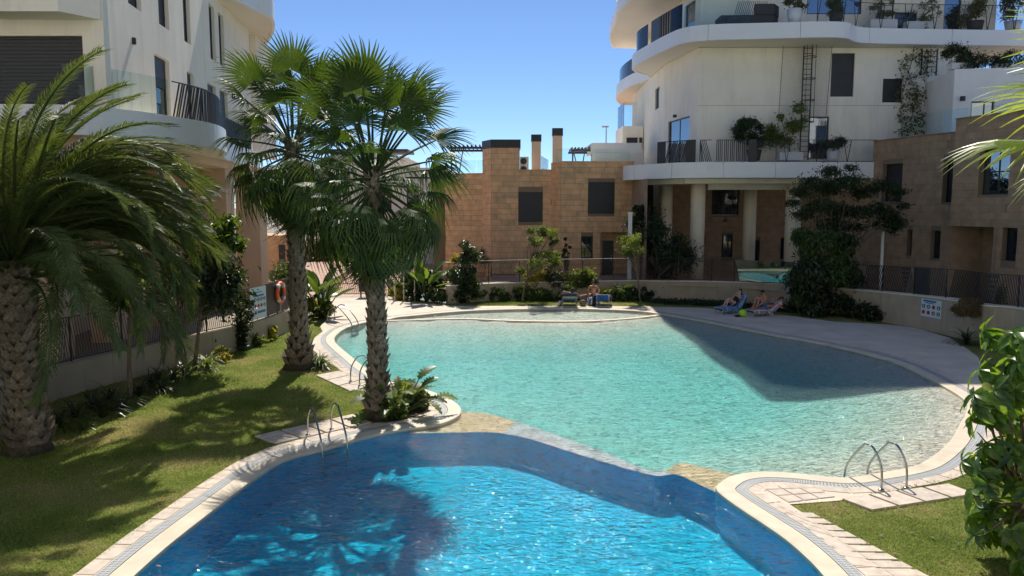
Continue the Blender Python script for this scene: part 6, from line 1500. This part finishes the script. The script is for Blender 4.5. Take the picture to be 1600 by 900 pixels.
# shaded pair of loungers at the right
lx, ly = G(1143, 489); rz1 = R(205); lounger('white-legged lounger under a light blue towel, left one of the shaded pair', (lx, ly, 0), rz1, 52, M['blue_towel'])
towel('light blue towel draped over the lounger under the reclining woman', (lx, ly, 0), rz1, [(-.72, .92), (-.42, .55), (-.2, .33), (.3, .33), (.85, .33)], .6, M['blue_towel'])
person('woman in black swimsuit reclining with raised knees, holding something to her face', {'pelvis': (-.10, 0, .46), 'chest': (-.38, 0, .78), 'neck': (-.50, 0, .98), 'head': (-.52, 0, 1.10), 'shL': (-.42, .17, .90), 'elL': (-.28, .24, .72), 'wrL': (-.34, .08, .98), 'shR': (-.42, -.17, .90), 'elR': (-.22, -.25, .74), 'wrR': (-.33, -.07, .99), 'knL': (.30, .10, .80), 'anL': (.42, .08, .42), 'toL': (.60, .08, .39), 'knR': (.24, -.10, .72), 'anR': (.50, -.06, .40), 'toR': (.68, -.06, .38)}, (lx, ly, 0), rz1, M['skin_pale'], M['hair'], .12, (('swimsuit', [(-.06, 0, .47), (-.22, 0, .60), (-.36, 0, .77)], [.155, .135, .150], M['cloth_black']),), R(10))
lx, ly = G(1194, 493); rz2 = R(200); lounger('white-legged lounger with a patterned red towel, right one of the shaded pair', (lx, ly, 0), rz2, 35, M['pattern'])
towel('patterned red and blue towel on the right-hand shaded lounger', (lx, ly, 0), rz2, [(-.85, .70), (-.5, .50), (-.2, .33), (.3, .33), (.88, .33)], .58, M['pattern'])
person('bearded man in blue shorts sitting with both knees drawn up on the right-hand lounger', {'pelvis': (.05, 0, .47), 'chest': (.02, 0, .86), 'neck': (.07, 0, 1.05), 'head': (.14, 0, 1.17), 'shL': (.03, .21, .96), 'elL': (.28, .28, .75), 'wrL': (.50, .20, .55), 'shR': (.03, -.21, .96), 'elR': (.30, -.28, .76), 'wrR': (.55, -.18, .50), 'knL': (.42, .16, .97), 'anL': (.62, .12, .42), 'toL': (.80, .13, .39), 'knR': (.40, -.16, .95), 'anR': (.55, -.12, .42), 'toR': (.74, -.13, .39)}, (lx, ly, 0), rz2, M['skin_tan'], M['hair'], 0, (('shorts', [(.02, 0, .60), (.05, 0, .47), (.12, 0, .44)], [.15, .185, .19], M['cloth_blue']), ('shorts_leg', [(.08, .10, .50), (.24, .15, .70)], [.115, .10], M['cloth_blue']), ('shorts_leg', [(.08, -.10, .50), (.24, -.15, .70)], [.115, .10], M['cloth_blue']), ('beard', [(.215, 0, 1.115), (.20, 0, 1.085)], [.03, .045], M['hair'])), 0)
person('person with auburn hair lying back behind the bearded man, arm bent under the head', {'pelvis': (-.38, .10, .44), 'chest': (-.68, .14, .60), 'neck': (-.86, .16, .72), 'head': (-.96, .17, .80), 'shL': (-.74, .32, .62), 'elL': (-.66, .44, .42), 'wrL': (-.86, .42, .40), 'shR': (-.72, -.04, .66), 'elR': (-.55, -.1, .80), 'wrR': (-.78, .02, .84), 'knL': (-.12, .26, .50), 'anL': (.22, .30, .40), 'toL': (.38, .30, .44), 'knR': (-.1, .12, .52), 'anR': (.24, .14, .40), 'toR': (.40, .14, .44)}, (lx, ly + .15, 0), rz2, M['skin_tan'], M['redhair'], .15, (('swimsuit', [(-.36, .10, .45), (-.5, .12, .5)], [.15, .135], M['cloth_black']),), R(180))
bx, by = G(1160, 495); b_ = MB().lathe([(.19 * math.sin(math.pi * max(.02, min(.98, i / 12))), .19 - .19 * math.cos(math.pi * max(.02, min(.98, i / 12)))) for i in range(13)], 18).build('beach_ball', M['lime'], None, True, loc=(bx, by, 0)); tag(b_, 'lime green ball on the deck between the two shaded loungers', 'ball')
x, y = G(1168, 484); t = thing('water_bottle', 'clear bluish water bottle standing beside the right-hand shaded lounger', 'bottle', (x, y, 0)); MB().lathe([(.05, 0), (.055, .02), (.055, .30), (.03, .38), (.02, .42)], 12).build('bottle_body', M['railglass'], t, True); MB().lathe([(.024, .42), (.024, .46)], 10).build('cap', M['cloth_blue'], t)
x, y = G(1153, 495); t = MB().box(-.16, -.1, 0, .16, .1, .1).build('bag', M['cloth_black'], None, loc=(x, y, 0)); bevel(t, .04, 2); tag(t, 'small black bag lying behind the lime green ball', 'bag')
# sunlit pair at the back
lx, ly = G(893, 479); ly += .0; rz3 = R(88); lounger('striped low lounger with its back to the camera at the far sunny deck edge', (lx - .1, ly + .25, 0), rz3, 50, M['stripes'], 1.6, .72, .3, .62)
towel('dark red and striped towel over the backrest of the striped lounger', (lx - .1, ly + .25, 0), rz3, [(-.60, .40), (-.60, .79), (-.40, .60), (-.15, .33), (.5, .32)], .78, M['stripes'])
person('dark-haired sunbather lying on the striped lounger, one arm reaching out to the right', {'pelvis': (-.05, -.05, .44), 'chest': (-.30, -.10, .66), 'neck': (-.46, -.14, .82), 'head': (-.50, -.15, .93), 'shL': (-.34, .10, .78), 'elL': (-.42, .34, .86), 'wrL': (-.50, .50, .70), 'shR': (-.36, -.32, .76), 'elR': (-.38, -.56, .60), 'wrR': (-.38, -.80, .66), 'knL': (.38, .05, .52), 'anL': (.75, .08, .38), 'toL': (.92, .08, .44), 'knR': (.38, -.14, .56), 'anR': (.75, -.12, .38), 'toR': (.92, -.12, .44)}, (lx - .1, ly + .25, 0), rz3, M['skin_tan'], M['hair'], .08, (('swimsuit', [(-.06, -.05, .44), (.02, -.04, .44)], [.15, .15], M['cloth_black']),), R(-20))
lx2, ly2 = G(943, 479); lounger('bright blue low lounger with its back to the camera at the far sunny deck edge', (lx2, ly2 + .3, 0), R(82), 40, M['bluefab'], 1.6, .66, .3, .62)
towel('white and blue floral towel spread over the blue lounger', (lx2, ly2 + .6, 0), R(82), [(-.55, .62), (-.3, .48), (0, .36), (.5, .33)], .95, M['floral'])
lx3, ly3 = G(931, 478); t = thing('pouffe', 'low round floral cushion seat under the sitting person', 'seat', (lx3 - .1, ly3 + .4, 0)); MB().lathe([(.30, 0), (.34, .1), (.34, .36), (.28, .42)], 18).build('cushion', M['floral'], t, True)
person('bare-backed person with tied dark hair sitting turned away from the camera', {'pelvis': (.0, 0, .54), 'chest': (-.02, 0, .95), 'neck': (0, 0, 1.18), 'head': (.03, 0, 1.31), 'shL': (-.02, .20, 1.08), 'elL': (.06, .30, .80), 'wrL': (.25, .24, .66), 'shR': (-.02, -.20, 1.08), 'elR': (.02, -.34, .82), 'wrR': (.22, -.32, .66), 'knL': (.45, .18, .56), 'anL': (.50, .20, .10), 'toL': (.68, .22, .06), 'knR': (.30, -.36, .56), 'anR': (.34, -.40, .10), 'toR': (.48, -.46, .06)}, (lx3 - .1, ly3 + .4, 0), R(95), M['skin_tan'], M['hair'], .05, (('bikini_bottom', [(0, 0, .50), (0, 0, .60)], [.165, .15], M['cloth_black']), ('bikini_strap', [(-.125, -.14, .98), (-.14, 0, .98), (-.125, .14, .98)], [.012] * 7, M['cloth_black'])), 0)
x, y = G(928, 478.5); t = MB().box(-.10, -.08, 0, .10, .08, .62).build('bag', M['cloth_black'], None, loc=(x + .02, y + .1, 0)); bevel(t, .04, 2); tag(t, 'tall black bag hanging at the sitting person on the far deck edge', 'bag')
x, y = G(911, 478.5); t = MB().lathe([(.12, 0), (.2, .12), (.17, .3), (.08, .34)], 10).build('bag', M['trunkthin'], None, True, loc=(x, y + .1, 0)); tag(t, 'small brown beach bag on the grass between the two sunny loungers', 'bag')
x, y = G(875, 478); b_ = MB().lathe([(.14 * math.sin(math.pi * max(.02, min(.98, i / 10))), .14 - .14 * math.cos(math.pi * max(.02, min(.98, i / 10)))) for i in range(11)], 14).build('beach_ball', M['floral'], None, True, loc=(x, y + .15, 0)); tag(b_, 'small pale yellow and white ball left of the striped lounger', 'ball')
# lamp posts
x = P(983, 440, 46.2).x; t = thing('lamp_post', 'white square lamp post in front of the dark corner bush', 'lamp post', (x, 46.2, .8)); h = P(983, 334, 46.2).z - .8; MB().box(-.11, -.11, 0, .11, .11, h).build('pole', M['whitepl'], t); MB().box(-.15, -.15, h, .13, .15, h + .08).build('lamp_head', M['whitepl'], t)
A = P(1376, 442, 41); B = P(1381.5, 326, 41); t = thing('lamp_post', 'slightly leaning grey lamp post with a bent top in front of the brown house', 'lamp post', (A.x, 41, .8)); MB().tube([(0, 0, 0), (B.x - A.x, 0, B.z - .8)], [.085, .075], 10).build('pole', M['band'], t); MB().box(B.x - A.x - .42, -.1, B.z - .82, B.x - A.x + .08, .1, B.z - .74).build('lamp_head', M['band'], t)
# gate, bin and fence by the path
ga, gb_ = Vector((-10.9, 47.0, 0)), Vector((-8.7, 47.2, 0)); t = thing('rod_gate', 'brown rod gate at the start of the brick path behind the terrace', 'gate', (0, 0, 0))
for i in range(21):
    p = ga.lerp(gb_, i / 20); MB().bar(p + Vector((0, 0, .12)), p + Vector((-.28, 0, 1.55)), .022).build('rod', M['brownfence'], t)
fr = MB()
for z in (.12, .75, 1.55): fr.bar(ga + Vector((-.1 - z * .1, 0, z)), gb_ + Vector((-.1 - z * .1, 0, z)), .035)
fr.bar(ga + Vector((0, 0, 0)), ga + Vector((-.3, 0, 1.8)), .06).build('gate_frame', M['brownfence'], t)
fence([(-8.2, 47.3), (-6.8, 46.8), (-4.8, 46.0), (-3.7, 45.6)], 0.0, 1.5, M['brownfence'], 'low brown rod fence to the right of the gate behind the stakes', .2, .13)
t = thing('litter_bin', 'dark brown boxy post bin at the right side of the gate', 'bin', (-8.95, 46.2, 0)); MB().box(-.28, -.2, .35, .3, .2, 1.25).build('bin_body', M['brownfence'], t); MB().box(-.31, -.23, 1.255, .33, .23, 1.3).build('lid', M['brownfence'], t); MB().box(-.24, -.03, 0, -.16, .03, .35).build('leg', M['brownfence'], t); MB().box(.18, -.03, 0, .26, .03, .35).build('leg', M['brownfence'], t)
# white mats by the far ladder
for k, px in enumerate((520, 533)):
    x, y = G(px, 483 - 3 * k); mo = MB().box(-.32, -.42, .0, .32, .42, .012).build('mat', M['whitepl'], None, loc=(x, y, .004)); tag(mo, 'white square mat on the terrace near the farthest ladder, %s one' % ('nearer', 'farther'), 'mat' if False else 'mat') if False else tag(mo, ('nearer' if k == 0 else 'farther') + ' white square footbath cover on the terrace by the farthest ladder', 'mat')
# dark panel with lifebuoy, info board on the left fence
def sline(px0, px1): 
    best = [p for p in resample(FL, .05)]
    f = lambda px: min(best, key=lambda p: abs(800 + 1200 * p[0] / (p[1] * CP + 0.4) - px)); return f(px0), f(px1)
(pa, pb) = sline(414, 447); nrm = Vector((pb[1] - pa[1], -(pb[0] - pa[0]), 0)).normalized()
t = thing('sheet_panel_board', 'dark brown sheet board at the end of the left fence, carrying the lifebuoy', 'board', (0, 0, 0)); A, B = Vector((*pa, 0)) + nrm * .05, Vector((*pb, 0)) + nrm * .05
mb = MB(); mb.bar(A + Vector((0, 0, 1.66)), B + Vector((0, 0, 1.66)), .03, 1.34); mb.build('sheet', M['brownfence'], t)
for f in (.08, .5, .95): p = A.lerp(B, f); MB().bar(p + Vector((0, 0, .93)), p + Vector((0, 0, 1.0)), .05).build('foot', M['dark'], t)
lb_ = thing('lifebuoy', 'orange lifebuoy with white bands hanging on the dark board', 'lifebuoy', (0, 0, 0)); C_ = A.lerp(B, .58) + Vector((0, 0, 1.82)) + nrm * .09; dr = (B - A).normalized(); rb = .40
ring = [C_ + dr * rb * math.cos(a_) + Vector((0, 0, rb * math.sin(a_))) for a_ in [2 * math.pi * k / 32 for k in range(33)]]
MB().tube([tuple(p) for p in ring], .085, 10, False).build('ring', M['orange'], lb_, True)
for k in (3, 11, 19, 27): MB().tube([tuple(p) for p in ring[k:k + 3]], .09, 10).build('white_band', M['whitepl'], lb_, True)
MB().tube([tuple(p + nrm * .06 + (C_ - p) * (.25 if i % 2 else -.05)) for i, p in enumerate(ring[::4])], .012, 5).build('rope', M['travertine'], lb_); MB().tube([tuple(C_ + Vector((0, 0, -.4))), tuple(C_ + Vector((0, 0, -.62)) - dr * .05), tuple(C_ + Vector((0, 0, -.88)) - dr * .12)], .03, 6).build('rope_tail', M['travertine'], lb_)
pc, pd = sline(388, 413); A, B = Vector((*pc, 0)) + nrm * .08, Vector((*pd, 0)) + nrm * .08; dr = (B - A).normalized(); W_ = (B - A).length
def board(label, A, dr, W_, z0, z1, nrm, rows, head, name='info_board', blk=()):
    t = thing(name, label, 'sign', (0, 0, 0)); H_ = z1 - z0; pt = lambda u, v, d=0: A + dr * (u * W_) + Vector((0, 0, z0 + v * H_)) + nrm * d
    mb = MB(); mb.quad(pt(0, 0), pt(1, 0), pt(1, 1), pt(0, 1)); mb.quad(pt(0, 0, -.015), pt(0, 1, -.015), pt(1, 1, -.015), pt(1, 0, -.015)); mb.build('board_sheet', M['signwhite'], t)
    def patch(u0, u1, v0, v1, m_, nm): MB().quad(pt(u0, v0, .004), pt(u1, v0, .004), pt(u1, v1, .004), pt(u0, v1, .004)).build(nm, m_, t)
    for u0, u1, v0, v1 in head: patch(u0, u1, v0, v1, M['signblue'], 'heading')
    for (v, us, w_, h_, cols) in rows:
        for k, u in enumerate(us):
            m_ = M[cols[k % len(cols)]]; mb = MB(); c = pt(u, v, .004)
            mb.quad(*[c + dr * (w_ * W_ * .5 * math.cos(a_)) + Vector((0, 0, h_ * H_ * .5 * math.sin(a_))) for a_ in [2 * math.pi * j / 10 for j in range(10)]]); o = mb.build('pictogram', m_, t)
            c = pt(u, v, .006); MB().quad(*[c + dr * (w_ * W_ * a_) + Vector((0, 0, h_ * H_ * b_)) for a_, b_ in ((-.12, -.3), (.1, -.28), (.2, .1), (.02, .32), (-.16, .12))]).build('symbol', M['signblack' if cols[k % len(cols)] != 'signblack' else 'signwhite'], o)
    return t
u5 = (.12, .31, .5, .69, .88)
board('pale info board with rows of round pictograms and a blue heading on the left fence', A, dr, W_, 1.0, 2.28, nrm, [(.61, u5, .15, .12, ['signblack']), (.41, u5, .15, .12, ['signblack', 'signred', 'signred', 'signred']), (.2, u5[:2], .15, .12, ['signred'])], [(.2, .85, .70, .755), (.42, .93, .17, .25), (.32, .75, .82, .85), (.45, .55, .89, .93)])
rsB = resample(SB, .05); px_of = lambda p: 800 + 1200 * p[0] / (p[1] * CP + .4)
pa = min(rsB, key=lambda p: abs(px_of(p) - 1443)); pb = min(rsB, key=lambda p: abs(px_of(p) - 1474)); A, B = Vector((*pa, 0)), Vector((*pb, 0)); dr = (B - A).normalized(); nrm = Vector((dr.y, -dr.x, 0)); A += nrm * .06
za = .62; board('white pictogram sign with a blue heading and two rows of symbols on the right wall', A, dr, (B - A).length, za, za + .78, nrm, [(.58, (.13, .38, .63, .88), .17, .24, ['signblack', 'signblack', 'signred', 'signblack']), (.24, (.13, .38, .63, .88), .17, .24, ['signred', 'signred', 'signblack', 'signblack'])], [(.1, .75, .84, .95), (.2, .65, .76, .81)], 'pictogram_sign')
# floating leaf and fallen leaves
for k, (px, py, l) in enumerate(((243, 885, 'dry curled leaf floating near the left corner of the blue pool'),)):
    x, y = G(px, py, WATER_Z); o = bpy.data.objects.new('floating_leaf', BL[2].copy()); o.data.materials.clear(); o.data.materials.append(L['deadfan']); put(o); o.location = (x, y, WATER_Z + .012); o.scale = (.4,) * 3; tag(o, l, 'leaf')
lt = MB(); q = random.Random(5)
for _ in range(420):
    a_ = q.choice(((-13, -3.6, 10, 30), (5.6, 9, 10, 17), (-3, 7, 40.8, 43))); x, y = q.uniform(a_[0], a_[1]), q.uniform(a_[2], a_[3])
    if inside((x, y), deck_w) or not inside((x, y), lawn_outer): continue
    s = q.uniform(.02, .055); an = q.uniform(0, 6.28); c_, s_n = math.cos(an) * s, math.sin(an) * s; z = .02
    lt.quad((x - c_, y - s_n, z), (x + s_n * .5, y - c_ * .5, z + .01), (x + c_, y + s_n, z + .015), (x - s_n * .5, y + c_ * .5, z + .01))
tag(lt.build('fallen_leaves', L['brown']), kind='stuff')
